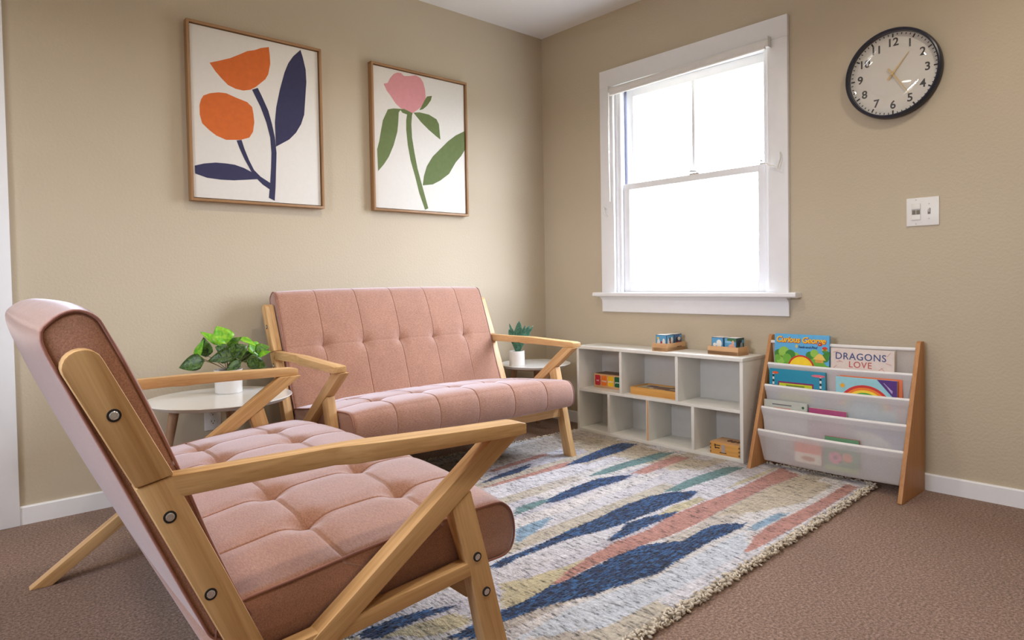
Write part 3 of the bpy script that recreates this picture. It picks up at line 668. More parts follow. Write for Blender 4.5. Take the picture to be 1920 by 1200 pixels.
# ------------------------------------------------------------------ side tables and plants
def side_table(label, x, y, z, r, angs):
    t = thing('side_table', label, 'side table', loc=(x, y, 0), group='round white side tables')
    m = MB(); m.lathe([(.001, z-.018), (r-.022, z-.018), (r-.004, z-.006), (r, z-.002), (r-.0015, z), (.001, z)], 72); m.obj('table_top', 'tabletop_white', t, smooth=.5)
    for a in angs:
        c_, s_ = math.cos(a), math.sin(a); r0, r1 = r*.62, r*.92
        m = MB(); m.tube([(c_*r0, s_*r0, z-.017), (c_*r1, s_*r1, 0)], [.019, .011], 16); m.obj('leg', 'wood_leg', t, grain=(c_*.2, s_*.2, 1), smooth=.6)
    m = MB(); m.lathe([(.001, z-.03), (r*.68, z-.03), (r*.68, z-.018), (.001, z-.018)], 40); m.obj('leg_mount', 'wood_leg', t, grain=(1, 0, 0), smooth=.5)
    return t
side_table('larger round white side table between the two loveseats', -2.167, -.318, .44, .275, (PI, PI/3, -PI/3))
side_table('smaller round white side table in the corner beside the shelf', -.335, -.24, .400, .212, (PI*.9, PI*.9+2.09, PI*.9-2.09))
PC = Vector((-2.104, -.232, .440))
pot = tag(MB().lathe([(.001, 0), (.050, 0), (.0535, .004), (.0555, .094), (.0555, .098), (.0525, .098), (.0505, .088), (.001, .088)], 48).obj('plant_pot', 'ceramic_white', smooth=.5), 'glossy white pot holding the trailing leafy plant', 'pot')
pot.location = PC
def leaf_mesh(base, tip, width, up, fold=.25, droop=.12, heart=True, nl=10):
    base = Vector(base); tip = Vector(tip); ax = tip-base; L = ax.length; ax.normalize()
    side = ax.cross(up).normalized(); nrm = side.cross(ax).normalized()
    vs = []; fs = []
    for i in range(nl+1):
        t = i/nl
        wv = (math.sin(PI*min(1, t**.62))**.9 if heart else (math.sin(PI*(t*.86+.14)**.85)))*width/2
        if heart and t < .12: wv = width/2*.55*(t/.12)**.5+.001
        c_ = base+ax*(L*t)-nrm*(droop*L*t*t)
        for k in (-1, -.5, 0, .5, 1):
            vs.append(c_+side*(wv*k)+nrm*(abs(k)*wv*fold)-ax*((.18*width*abs(k)*(1-t)*.8) if heart else 0))
    for i in range(nl):
        for k in range(4): fs.append((i*5+k, i*5+k+1, i*5+5+k+1, i*5+5+k))
    return vs, fs
def pothos():
    pl = thing('trailing_plant', 'bright green trailing houseplant with variegated leaves in white pot', 'plant', loc=PC+Vector((0, 0, .088)))
    m = MB(); m.lathe([(.001, 0), (.0495, 0), (.0495, .003), (.001, .005)], 32, PC+Vector((0, 0, .0885))); W(m.obj('soil', 'soil', smooth=True), pl)
    tocam = (Vector((-3.105, -3.121, .88))-PC).normalized()
    for i, (b_, t_, wd, k) in enumerate(POTHOS):
        off = tocam*random.uniform(-.05, .06)+Vector((.0, -.01, 0)); off.z = 0
        b_ = Vector(b_)+off; t_ = Vector(t_)+off+tocam*random.uniform(-.02, .03)
        up = (tocam*random.uniform(.75, 1.2)+Vector((random.uniform(-.4, .4), random.uniform(-.3, .3), 1.0 if k == 'b' else .35))).normalized()
        t_ = t_+(t_-b_)*.12; vs, fs = leaf_mesh(b_, t_, wd*1.45, up, .22, .10)
        m = MB(); m.addv(vs, fs); lf = m.obj('leaf', {'b': 'leaf_bright', 'm': 'leaf_mid', 'd': 'leaf_dark'}[k], smooth=True)
        sm = lf.modifiers.new('thickness', 'SOLIDIFY'); sm.thickness = .0006; W(lf, pl)
        o_ = PC+Vector((random.uniform(-.022, .022), random.uniform(-.022, .022), .09)); mid = (o_+b_)/2+Vector((0, 0, .012))+(b_-o_)*.08
        pts = [o_.lerp(mid, s_).lerp(mid.lerp(b_, s_), s_) for s_ in np.linspace(0, 1, 8)]
        m = MB(); m.tube(pts, .0014, 6); W(m.obj('stem', 'stem_green', smooth=True), pl)
pothos()
SC_ = Vector((-.489, -.252, .400))
pot2 = tag(MB().lathe([(.001, 0), (.042, 0), (.0445, .003), (.0445, .083), (.0435, .086), (.040, .086), (.039, .078), (.001, .078)], 40).obj('plant_pot', 'ceramic_matte', smooth=.5), 'matte white pot on the corner table holding a spiky succulent', 'pot')
pot2.location = SC_
def spiky():
    pl = thing('spiky_plant', 'small blue-green spiky succulent in the corner by the sofa arm', 'plant', loc=SC_+Vector((0, 0, .078)))
    m = MB(); m.lathe([(.001, 0), (.0385, 0), (.0385, .002), (.001, .004)], 28, SC_+Vector((0, 0, .0785))); W(m.obj('soil', 'soil', smooth=True), pl)
    tocam = (Vector((-3.105, -3.121, .88))-SC_).normalized()
    for i, (b_, t_, wd) in enumerate(SNAKE):
        off = tocam*(.012-.006*i); off.z = 0; dz = Vector((-.011, .009, 0))
        b_ = Vector(b_)*.0+SC_+Vector(((Vector(b_)-SC_).x*.5, (Vector(b_)-SC_).y*.5, .080)); t_ = Vector(t_)+off+dz*0
        vs = []; fs = []; n = 12; L = t_-b_; side = L.normalized().cross(tocam).normalized(); out = (t_-SC_); out.z = 0
        for q in range(n+1):
            t = q/n; wv = wd*1.25*(math.sin(PI*(.16+.84*t)**1.25)**.8 if t < 1 else 0)/2+.0004
            c_ = b_+L*t-out*(.55*math.sin(PI*t)*(1-t))*.8
            for k in (-1, -.5, 0, .5, 1): vs.append(c_+side*wv*k+tocam*(abs(k)*wv*.35))
        for q in range(n):
            for k in range(4): fs.append((q*5+k, q*5+k+1, q*5+5+k+1, q*5+5+k))
        m = MB(); m.addv(vs, fs); lf = m.obj('leaf', 'leaf_blue', smooth=True); sm = lf.modifiers.new('thickness', 'SOLIDIFY'); sm.thickness = .003; W(lf, pl)
spiky()

# ------------------------------------------------------------------ framed prints on the left wall
def picture(label, cx, cz, w_, h_, shapes, mats):
    t = thing('framed_print', label, 'picture', mat=frame_left(cx, cz), group='framed flower prints')
    a, b_, bw, dp = w_/2, h_/2, .011, .036
    for bx in ((-a, a, b_-bw, b_), (-a, a, -b_, -b_+bw), (-a, -a+bw, -b_+bw, b_-bw), (a-bw, a, -b_+bw, b_-bw)):
        m = MB(); m.box(*bx, .001, dp); m.obj('frame_bar', 'wood_picture', t, bevel=.001, grain=(1, 0, 0) if bx[1]-bx[0] > .1 else (0, 1, 0))
    m = MB(); m.box(-a+bw-.001, a-bw+.001, -b_+bw-.001, b_-bw+.001, .001, .008); m.obj('backing', 'dark_gap', t)
    g = bw+.004
    m = MB(); m.box(-a+g, a-g, -b_+g, b_-g, .008, .025); cv = m.obj('canvas', 'canvas_white', t, bevel=.001)
    for k, poly in shapes.items():
        poly = [(min(max(x, -a+g+.0005), a-g-.0005), min(max(y, -b_+g+.0005), b_-g-.0005)) for x, y in poly]
        kind = k.split('_')[0]; m = MB(); m.prism(poly, .0248, .0256+.0001*list(shapes).index(k), 'xy')
        o = m.obj(kind+'_print', mats[kind], cv)
picture('framed print of orange flowers with navy leaves', -1.8608, 1.6455, .6194, .7756, P1, {'flower': 'print_orange', 'leaf': 'print_navy', 'stem': 'print_navy'})
picture('framed print of one pink flower with green leaves', -.9614, 1.6514, .6255, .7673, P2, {'flower': 'print_pink', 'leaf': 'print_green', 'stem': 'print_green', 'calyx': 'print_green'})

# ------------------------------------------------------------------ wall clock
ck = thing('wall_clock', 'round black rimmed wall clock with white face and gold hands', 'clock', mat=frame_right(-2.083, 1.722))
R = .184
m = MB(); m.lathe([(R-.006, .001), (R, .004), (R, .030), (R-.003, .036), (R-.008, .038), (R-.013, .036), (R-.015, .018), (R-.015, .010)], 96); m.obj('rim', 'clock_rim', ck, smooth=.6)
m = MB(); m.lathe([(.001, .010), (R-.014, .010), (R-.014, .012), (.001, .012)], 96); fc = m.obj('dial', 'clock_face', ck)
for k in range(12):
    a = PI/2-k*PI/6; rr = R*.865; c_, s_ = math.cos(a), math.sin(a)
    L0, L1, hw = R*.82, R*.905, .0030
    decal('hour_mark', [(c_*L0-s_*hw, s_*L0+c_*hw), (c_*L0+s_*hw, s_*L0-c_*hw), (c_*L1+s_*hw, s_*L1-c_*hw), (c_*L1-s_*hw, s_*L1+c_*hw)], .012, 'ink_black', fc)
    text('numeral', str(12 if k == 0 else k), .046, 'ink_black', fc, c_*R*.70, s_*R*.70, .0122, bold=.0009)
m = MB()
for k in range(60):
    if k % 5 == 0: continue
    a = PI/2-k*PI/30; c_, s_ = math.cos(a), math.sin(a); L0, L1, hw = R*.862, R*.903, .0018
    m.prism([(c_*L0-s_*hw, s_*L0+c_*hw), (c_*L0+s_*hw, s_*L0-c_*hw), (c_*L1+s_*hw, s_*L1-c_*hw), (c_*L1-s_*hw, s_*L1+c_*hw)], .012, .0124, 'xy')
tag(m.obj('minute_marks', 'ink_black', fc), kind='stuff')
def hand(name, ang, L, tail, w0, w1, z):
    a = PI/2-ang; c_, s_ = math.cos(a), math.sin(a)
    P = lambda l, h_: (c_*l-s_*h_, s_*l+c_*h_)
    m = MB(); m.prism([P(-tail, w0*1.1), P(-tail, -w0*1.1), P(0, -w0), P(L, -w1), P(L, w1), P(0, w0)], z, z+.0015, 'xy'); m.obj(name, 'hand_gold', ck)
hand('hour_hand', 2*PI*(1+25/60)/12-.06, .098, .03, .0042, .0012, .016)
hand('minute_hand', 2*PI*(24.3/60), .112, .028, .0036, .0012, .019)
m = MB(); m.lathe([(.007, .012), (.007, .022), (.005, .0235), (.0005, .0235)], 20); m.obj('hub', 'hand_gold', ck, smooth=.6)
m = MB(); m.lathe([(.001, .0345), (R*.5, .0335), (R-.0135, .0295), (R-.0135, .0290), (R*.5, .0330), (.001, .0340)], 72); m.obj('glass_cover', 'clock_glass', ck, smooth=True)

# ------------------------------------------------------------------ switch plate and outlet
sw = thing('light_switch', 'white two gang switch plate with rocker control and toggle below the clock', 'switch', mat=frame_right(-2.191, 1.1414))
m = MB(); m.box(-.0596, .0596, -.0573, .0573, 0, .0055); m.obj('plate', 'plastic_white', sw, bevel=.0025)
m = MB(); m.box(-.0405, -.0065, -.034, .034, .005, .0065); rk = m.obj('control_frame', 'shelf_back', sw)
m = MB(); m.box(-.0395, -.0075, .011, .033, .006, .0095); m.obj('rocker', 'laminate_white', rk, bevel=.001)
m = MB(); m.box(-.0395, -.0075, -.033, -.012, .006, .0085); m.obj('rocker', 'plastic_white', rk, bevel=.001)
for xx in (-.031, -.0155):
    m = MB(); m.box(xx-.0065, xx+.0065, -.010, .007, .006, .0078); m.obj('sensor_window', C(120, 112, 98), rk)
m = MB(); m.box(.019, .029, -.012, .012, .0052, .0060); tg = m.obj('toggle_slot', C(126, 116, 106), sw)
m = MB(); m.addv([(.0205, -.004, .006), (.0275, -.004, .006), (.0275, .010, .006), (.0205, .010, .006), (.0215, .008, .016), (.0265, .008, .016), (.0265, .014, .015), (.0215, .014, .015)], [(0, 3, 2, 1), (4, 5, 6, 7), (0, 1, 5, 4), (1, 2, 6, 5), (2, 3, 7, 6), (3, 0, 4, 7)]); m.obj('toggle', 'plastic_white', tg, bevel=.001)
for xx, yy in ((-.0235, .0485), (-.0235, -.0485), (.024, .030), (.024, -.030)):
    m = MB(); m.lathe([(.003, .0052), (.003, .0063), (.001, .0066)], 14, (xx, yy, 0)); m.obj('screw', 'shelf_back', sw)
ot = thing('wall_outlet', 'white double wall outlet low on the wall behind the larger table', 'outlet', mat=frame_left(-2.098, .305))
m = MB(); m.box(-.035, .035, -.0575, .0575, 0, .0055); m.obj('plate', 'plastic_white', ot, bevel=.0025)
for yy in (.0195, -.0195):
    m = MB(); m.prism(circle(0, yy, .0172, 28, ry=.0145), .005, .0075, 'xy'); rc = m.obj('receptacle', 'laminate_white', ot)
    for xx, hh in ((-.0062, .0045), (.0062, .0036)):
        m = MB(); m.box(xx-.0011, xx+.0011, yy-hh+.002, yy+hh+.002, .0074, .0079); m.obj('slot', 'ink_black', rc)
    m = MB(); m.prism(circle(0, yy-.008, .0024, 12), .0074, .0079, 'xy'); m.obj('ground_hole', 'ink_black', rc)

# ------------------------------------------------------------------ cubby shelf
SX0, SX1, SY0, SY1, SB, ST = -.222, -.014, -1.512, -.472, .019, .510
TH = .0165
sh = thing('cubby_shelf', 'low white cubby shelf with seven compartments under the window', 'shelf', loc=(-.118, -.992, SB))
def shp(name, a, mat='laminate_white', bevel=.001):
    m = MB(); m.box(*a); return W(m.obj(name, mat, bevel=bevel), sh)
shp('side_panel', (SX0, SX1, SY1-TH, SY1, SB, ST-TH)); shp('side_panel', (SX0, SX1, SY0, SY0+TH, SB, ST-TH))
shp('top_panel', (SX0-.004, SX1, SY0-.002, SY1+.002, ST-TH, ST)); shp('middle_shelf', (SX0, SX1-.004, SY0+TH, SY1-TH, .250, .2655))
shp('bottom_panel', (SX0, SX1-.004, SY0+TH, SY1-TH, SB, .036))
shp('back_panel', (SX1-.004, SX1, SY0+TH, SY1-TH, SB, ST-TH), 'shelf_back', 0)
for y in (-.791, -1.149): shp('divider', (SX0, SX1-.004, y-TH/2, y+TH/2, .2655, ST-TH))
for y in (-.705, -.967, -1.241): shp('divider', (SX0, SX1-.004, y-TH/2, y+TH/2, .036, .250))
m = MB(); m.box(SX0-.0006, SX0+.0002, -.967-TH/2+.001, -.967+TH/2-.004, .037, .249); o = W(m.obj('bare_edge', 'wood_toy', grain=(0, 0, 1)), sh); o['label'] = 'bare chipboard edge'
for y, z in ((SY0+.0001, .262), ):
    m = MB(); m.lathe([(.004, 0), (.004, .0008)], 14); q = m.obj('screw_cap', 'shelf_back'); q.data.transform(Matrix.Translation((-.15, SY0+.0002, z)) @ Matrix.Rotation(PI/2, 4, 'X')); W(q, sh)

# trays with picture blocks on the shelf top
def tray(label, cx, cy, rz, lx, ly, word):
    t = thing('block_tray', label, 'tray', loc=(cx, cy, ST), rz=rz, group='wooden trays on the shelf top')
    hx, hy, h_ = lx/2, ly/2, .041
    m = MB(); m.box(-hx, hx, -hy, hy, 0, .018); m.obj('base', 'wood_toy', t, grain=(1, 0, 0))
    for a in ((-hx, hx, -hy, -hy+.007), (-hx, hx, hy-.007, hy), (-hx, -hx+.007, -hy+.007, hy-.007), (hx-.007, hx, -hy+.007, hy-.007)):
        m = MB(); m.box(*a, 0, h_); m.obj('side', 'wood_toy', t, bevel=.0012, grain=(1, 0, 0) if a[1]-a[0] > .1 else (0, 1, 0))
    if word:
        m = MB(); m.box(hx*.05, hx*.55, -hy-.0004, -hy+.0002, .0185, .0225); m.obj('stamp', C(96, 66, 44), t)
    return t
def block(label, cx, cy, rz, pics):
    s_ = .066/2; t = thing('picture_block', label, 'toy block', loc=(cx, cy, ST+.018), rz=rz, group='picture blocks in trays')
    m = MB(); m.box(-s_, s_, -s_, s_, 0, 2*s_); m.obj('cube', C(60, 84, 110), t, bevel=.0015)
    # printed faces: on local -x and -y sides, drawn in a small frame
    for side, (bgc, blobs) in pics.items():
        M = {'nx': Matrix(((0, 0, -1, -s_), (-1, 0, 0, 0), (0, 1, 0, s_), (0, 0, 0, 1))), 'ny': Matrix(((1, 0, 0, 0), (0, 0, -1, -s_), (0, 1, 0, s_), (0, 0, 0, 1))), 'pz': Matrix.Translation((0, 0, 2*s_))}[side]
        q = s_-.0028; m = MB(); m.box(-q, q, -q, q, 0, .0004); f_ = m.obj('picture_face', C(*bgc), t); f_.data.transform(M)
        for bi, (px, py, rx, ry, cc) in enumerate(blobs):
            pts = [(min(max(x, -q), q), min(max(y, -q), q)) for x, y in circle(px*q, py*q, rx*q, 16, ry=ry*q)]
            m = MB(); m.prism(pts, .0004, .0007+.0001*bi, 'xy'); d_ = m.obj('picture_patch', C(*cc), f_); d_.data.transform(M)
    return t
WH, CR, RD, BL, GR, PK, DK, YE, OR = (232, 230, 222), (226, 214, 192), (170, 50, 52), (92, 162, 206), (66, 120, 66), (222, 168, 142), (34, 40, 58), (232, 190, 60), (206, 112, 50)
rz1, rz2 = .02, -.06
tray('left wooden tray on the shelf top, its long side running to the wall', -.112, -1.030, rz1, .172, .092, True)
block('front picture block in the left tray, white animals and a small sun', -.112-.036, -1.029, rz1, {'nx': (BL, [(-.6, .5, .22, .22, YE), (-.5, -.3, .3, .7, WH), (.1, -.45, .22, .5, RD), (.55, -.2, .3, .7, WH), (0, -.85, 1, .2, (120, 130, 120))]), 'ny': (BL, [(-.4, -.2, .3, .7, WH), (0, -.1, .22, .6, RD), (-.1, .3, .2, .35, DK), (.5, .1, .35, .6, WH), (.6, -.7, .25, .2, OR)]), 'pz': (WH, [])})
block('rear picture block in the left tray, red and blue barn scene', -.112+.036, -1.0285, rz1, {'ny': ((70, 100, 150), [(-.4, .1, .4, .5, DK), (.3, .3, .45, .3, CR), (-.2, -.5, .6, .3, RD), (.4, -.4, .35, .3, (150, 60, 60)), (.7, .7, .3, .25, BL)]), 'nx': (BL, []), 'pz': (WH, [])})
tray('right wooden tray on the shelf top, its long side facing the room', -.112, -1.372, rz2-PI/2, .170, .088, False)
M2 = Matrix.Rotation(rz2, 2)
d2 = M2 @ Vector((0, -.036))
block('left picture block in the right tray, white sheep on blue', -.112-d2.x, -1.372-d2.y, rz2, {'nx': (BL, [(.3, .1, .5, .65, WH), (-.5, -.1, .32, .3, WH), (.3, -.7, .5, .3, CR), (.75, -.85, .25, .15, DK)]), 'pz': (WH, []), 'ny': (BL, [])})
block('right picture block in the right tray, pink pig with green and blue', -.112+d2.x, -1.372+d2.y, rz2, {'nx': (BL, [(.3, .8, .9, .4, GR), (-.3, .45, .7, .18, (140, 190, 220)), (.25, -.35, .6, .5, PK), (.5, .35, .22, .4, PK), (.5, -.7, .4, .25, RD), (-.5, -.85, .5, .2, CR)]), 'ny': ((50, 84, 70), [(-.2, .3, .6, .5, DK), (.3, -.2, .35, .6, (150, 170, 180)), (.7, .5, .3, .3, BL)]), 'pz': (WH, [])})

# colour sorting box in the upper left compartment
cb = thing('colour_box', 'wooden box with red, orange, yellow and green tiles in the upper left compartment', 'toy box', mat=frame_right(-.527, .2655, -.136))
m = MB(); m.box(0, .25, 0, .079, -.105, 0); m.obj('box_body', 'wood_toy', cb, bevel=.002, grain=(1, 0, 0))
m = MB(); m.box(.006, .244, .0785, .082, -.10, -.005); m.obj('top_panel', C(122, 92, 70), cb)
for k, (cc, wd) in enumerate((((186, 26, 46), 'red'), ((240, 124, 34), 'orange'), ((240, 190, 20), 'yellow'), ((0, 92, 52), 'green'), ((30, 90, 170), 'blue'))):
    x = .009+k*.0478; w_ = .039; pts = []
    for (qx, qy, a0) in ((x+w_-.007, .065, 0), (x+.007, .065, PI/2), (x+.007, .021, PI), (x+w_-.007, .021, 1.5*PI)): pts += [(qx+.007*math.cos(a0+j*PI/8), qy+.007*math.sin(a0+j*PI/8)) for j in range(5)]
    tl = decal('colour_tile', pts, 0, C(*cc), cb, .0012)
    text('tile_word', wd, .013, 'plastic_white', tl, x+w_/2, .041, .0014, bold=.0002)
# flat wooden puzzle box in the upper middle compartment
pz = thing('puzzle_box', 'flat wooden puzzle box lying in the upper middle compartment', 'toy box', mat=frame_right(-.829, .2655, -.186))
for a in ((0, .308, 0, .040, -.009, 0), (0, .308, 0, .040, -.155, -.146), (0, .009, 0, .040, -.146, -.009), (.299, .308, 0, .040, -.146, -.009)):
    m = MB(); m.box(*a); m.obj('side', 'wood_pine', pz, bevel=.001, grain=(1, 0, 0) if a[1]-a[0] > .1 else (0, 0, 1))
m = MB(); m.box(.009, .299, .002, .034, -.146, -.009); m.obj('picture_lid', C(206, 196, 166), pz)
for q, (x0, x1, z0, z1) in enumerate(((.05, .10, -.12, -.08), (.11, .20, -.11, -.05), (.19, .28, -.13, -.09), (.20, .27, -.06, -.02), (.03, .09, -.05, -.02))):
    m = MB(); m.box(x0, x1, .034, .0362, z0, z1); m.obj('puzzle_piece', C(*((128, 96, 110), (136, 100, 78), (150, 120, 86), (132, 96, 72), (176, 150, 110))[q]), pz, bevel=.004)
# small dovetailed box in the lower right compartment
db = thing('dovetail_box', 'small wooden dovetailed box in the lower right compartment', 'toy box', mat=frame_right(-1.331, .036, -.212))
m = MB(); m.box(0, .156, 0, .056, -.11, 0); m.obj('box_body', 'wood_pine', db, bevel=.001, grain=(1, 0, 0))
m = MB(); m.box(.002, .154, .056, .060, -.108, -.002); m.obj('sliding_lid', 'wood_toy', db, bevel=.001, grain=(1, 0, 0))
for k in range(3):
    for x0 in (0, .150):
        m = MB(); m.box(x0-.0003, x0+.0063, .006+k*.018, .014+k*.018, -.01, .0004); m.obj('dovetail', C(140, 92, 44), db)
for k, (x0, x1, y0, y1) in enumerate(((.024, .055, .042, .046), (.024, .030, .038, .049), (.026, .052, .029, .034), (.026, .031, .027, .037), (.052, .088, .009, .013))):
    decal('stamp_mark', [(x0, y0), (x1, y0), (x1, y1), (x0, y1)], 0, C(62, 40, 26), db)
decal('stamp_mark', [(.062, .012), (.08, .012), (.08, .050), (.062, .050)], .0001, C(176, 164, 160), db)
for k in range(4):
    m = MB(); m.prism(circle(.075+k*.024, -.055-.006*(k % 2), .011, 14, ry=.018), 0, .002, 'xy'); q = m.obj('lid_carving', C(110, 76, 54), db); q.data.transform(Matrix.Translation((0, .060, 0)) @ Matrix.Rotation(-PI/2, 4, 'X') @ Matrix.Translation((0, .11, 0)))

# ------------------------------------------------------------------ sling book rack
RY0, RY1 = -2.203, -1.560
RK = thing('book_rack', 'wooden book rack with white fabric slings beside the cubby shelf', 'book rack', loc=(-.15, -1.88, 0))
prof = [(-.283, .004), (-.279, 0), (-.022, 0), (-.018, .004), (-.018, .600), (-.024, .612), (-.056, .615), (-.068, .608)]
for y0, y1 in ((RY0, RY0+.0165), (RY1-.0165, RY1)):
    m = MB(); m.prism(prof, y0, y1, 'xz'); W(m.obj('side_panel', 'wood_rack', bevel=.002, grain=(0, 0, 1)), RK)
RAILS = [(-.071, .582), (-.104, .481), (-.137, .383), (-.169, .284), (-.202, .184)]
ya, yb = RY0+.0165, RY1-.0165
for k, (x, z) in enumerate(RAILS):
    m = MB(); m.tube([(x, ya, z)]+[(x, ya+(yb-ya)*q/12, z-.0035*math.sin(PI*q/12)) for q in range(1, 12)]+[(x, yb, z)], .0075, 12); W(m.obj('sling_rail', 'sling_hem', smooth=.8), RK)
m = MB(); m.tube([(-.10, ya, .03), (-.10, yb, .03)], .008, 12); W(m.obj('floor_dowel', 'wood_rack', grain=(0, 1, 0), smooth=.8), RK)
def sling_part(k):
    xb, zb = RAILS[k-1]; xf, zf = RAILS[k]
    xt, zt = xf+.014, zf-.137
    pts = [(xb+.006, zb)]+[(xb+.006+(xt+.016-xb-.006)*q/8, zb+(zt+.02-zb)*q/8) for q in range(1, 9)]
    pts += [(xt+.015, zt+.008), (xt+.008, zt+.001), (xt, zt), (xt-.006, zt+.004)]
    n = 14
    for q in range(1, n+1): pts.append((xt-.006+(xf-.0078-xt+.006)*q/n, zt+.004+(zf-zt-.004)*q/n))
    ny = 60; vs = []
    for j in range(ny+1):
        t = j/ny; y = yb+(ya-yb)*t
        for i, (x, z) in enumerate(pts):
            fr = max(0, (i-12)/n); sag = .0035*math.sin(PI*t)
            wr = .0025*math.sin(t*23+k*2+i*.25)*math.sin(PI*min(1, max(0, fr)))*(1-fr)
            taper = .026*math.sin(PI*min(1, max(0, (1-fr))))*(0) 
            ins = .024*(1-fr if i >= 12 else min(1, i/8.))   # cloth narrows towards the bottom of each pocket
            yy = y+(ins*(1-2*t))*(-1)
            vs.append((x+wr-(.004*math.sin(PI*t)*(1-fr) if i >= 9 else 0), yy, z-sag))
    m_ = len(pts)
    fs = [(j*m_+i, j*m_+i+1, (j+1)*m_+i+1, (j+1)*m_+i) for j in range(ny) for i in range(m_-1)]
    m = MB(); m.addv(vs, fs); s_ = W(m.obj('sling', 'sling_fabric', smooth=True), RK)
    # double-layer hem below the rail, with its stitched line
    hv = []
    for j in range(ny+1):
        t = j/ny; y = yb+(ya-yb)*t
        for q in (0, 1, 2):
            f_ = q/2*.17; hv.append((xf-.0085+(xt-.006-xf+.0078)*f_, y-.020*f_*(1-2*t), zf-.0035*math.sin(PI*t)+(zt+.004-zf)*f_))
    hf = [(j*3+i, j*3+i+1, (j+1)*3+i+1, (j+1)*3+i) for j in range(ny) for i in range(2)]
    m = MB(); m.addv(hv, hf); h_ = m.obj('hem', 'sling_fabric', s_, smooth=True)
for k in range(1, 5): sling_part(k)

# ------------------------------------------------------------------ books in the slings
def book(label, y0, w_, zb, h_, xf, th, cover, spine=None, tilt=-.03, group='picture books in the rack'):
    t = thing('picture_book', label, 'book', mat=frame_right(y0, zb, xf, tilt), group=group)
    cm = C(*cover)
    m = MB(); m.box(0, w_, 0, h_, -.002, 0); cv = m.obj('front_cover', cm, t, bevel=.0006)
    m = MB(); m.box(0, w_, 0, h_, -th, -th+.002); m.obj('back_cover', C(*(spine or cover)), t, bevel=.0006)
    m = MB(); m.box(-.0005, .0015, 0, h_, -th+.002, -.002); m.obj('spine', C(*(spine or cover)), t)
    m = MB(); m.box(.0015, w_-.003, .003, h_-.003, -th+.002, -.002); m.obj('pages', 'plastic_white', t)
    return t, cv
g0 = 'picture books in the top sling'
# 1 blue cover with a yellow title
t, cv = book('blue picture book with yellow title lettering, top left of the rack', -1.600, .250, .362, .260, -.094, .013, (92, 176, 226), group=g0)
Gm = ((112, 178, 58), (64, 138, 48), (150, 200, 80))
hill = [(.001, .001)]+[(x, .150+.02*math.sin(x*42)+.012*math.sin(x*95+1)) for x in np.linspace(.001, .249, 40)]+[(.249, .001)]
decal('hill_print', hill, .0, C(*Gm[0]), cv)
for i, (x, y, r, c_) in enumerate(((.02, .168, .02, 1), (.045, .176, .026, 2), (.075, .165, .024, 1), (.06, .150, .02, 0), (.10, .158, .02, 2), (.165, .168, .018, 1), (.185, .178, .018, 2), (.232, .160, .018, 1), (.24, .178, .014, 1), (.03, .140, .02, 2), (.015, .15, .014, 0), (.09, .14, .015, 1))):
    decal('bush_print', circle(x, y, r, 16), .0004+.0001*(i % 4), C(*Gm[c_]), cv)
decal('disc_print', circle(.125, .105, .062, 32), .0010, C(206, 40, 36), cv); decal('disc_print', circle(.125, .105, .055, 32), .0013, C(248, 214, 40), cv)
decal('hut_print', [(.19, .138), (.225, .138), (.225, .155), (.19, .155)], .0010, C(214, 160, 70), cv); decal('hut_print', [(.18, .152), (.236, .150), (.222, .172), (.208, .180), (.196, .172)], .0012, C(238, 200, 96), cv)
for cc, y in (((222, 50, 44), .203), ((250, 206, 60), .196), ((60, 150, 80), .189)): decal('balloon_print', circle(.231, y, .0115, 18, ry=.007), .0008, C(*cc), cv)
decal('balloon_print', circle(.104, .206, .006, 14, ry=.008), .0008, C(214, 196, 120), cv)
text('title_print', 'Curious George', .0375, C(204, 48, 30), cv, .121, .2335, .0007, bold=.0020, shear=.2, space=.92)
text('title_print', 'Curious George', .0375, C(252, 212, 40), cv, .120, .2345, .0014, bold=.0005, shear=.2, space=.92)
text('subtitle_print', 'Seek-and-Find', .015, C(38, 70, 120), cv, .155, .2035, .0010, bold=.0003, shear=.15)
# 2 pale cover
t, cv = book('pale picture book with hand lettered blue and red title, top right of the rack', -1.858, .256, .365, .206, -.096, .014, (222, 208, 200), group=g0)
text('title_print', 'DRAGONS', .041, C(66, 80, 132), cv, .122, .172, .0006, bold=.0002, space=1.08)
text('title_print', 'LOVE', .037, C(192, 84, 74), cv, .122, .138, .0006, bold=.0001, space=1.1)
text('title_print', 'TACOS', .036, C(226, 160, 90), cv, .122, .104, .0006, bold=.0004, space=1.12)
for x, y, a in ((.035, .148, .2), (.042, .150, -.4), (.205, .128, .6), (.212, .126, -.7), (.02, .19, .3), (.235, .19, .9), (.235, .15, -.3), (.018, .125, .8), (.24, .11, .2)):
    c_, s_ = math.cos(a), math.sin(a); L = .011
    decal('scribble_print', [(x-c_*L-s_*.0012, y-s_*L+c_*.0012), (x-c_*L+s_*.0012, y-s_*L-c_*.0012), (x+c_*L+s_*.0008, y+s_*L-c_*.0008), (x+c_*L-s_*.0008, y+s_*L+c_*.0008)], .0, C(206, 150, 138), cv)
g1 = 'picture books in the second sling'
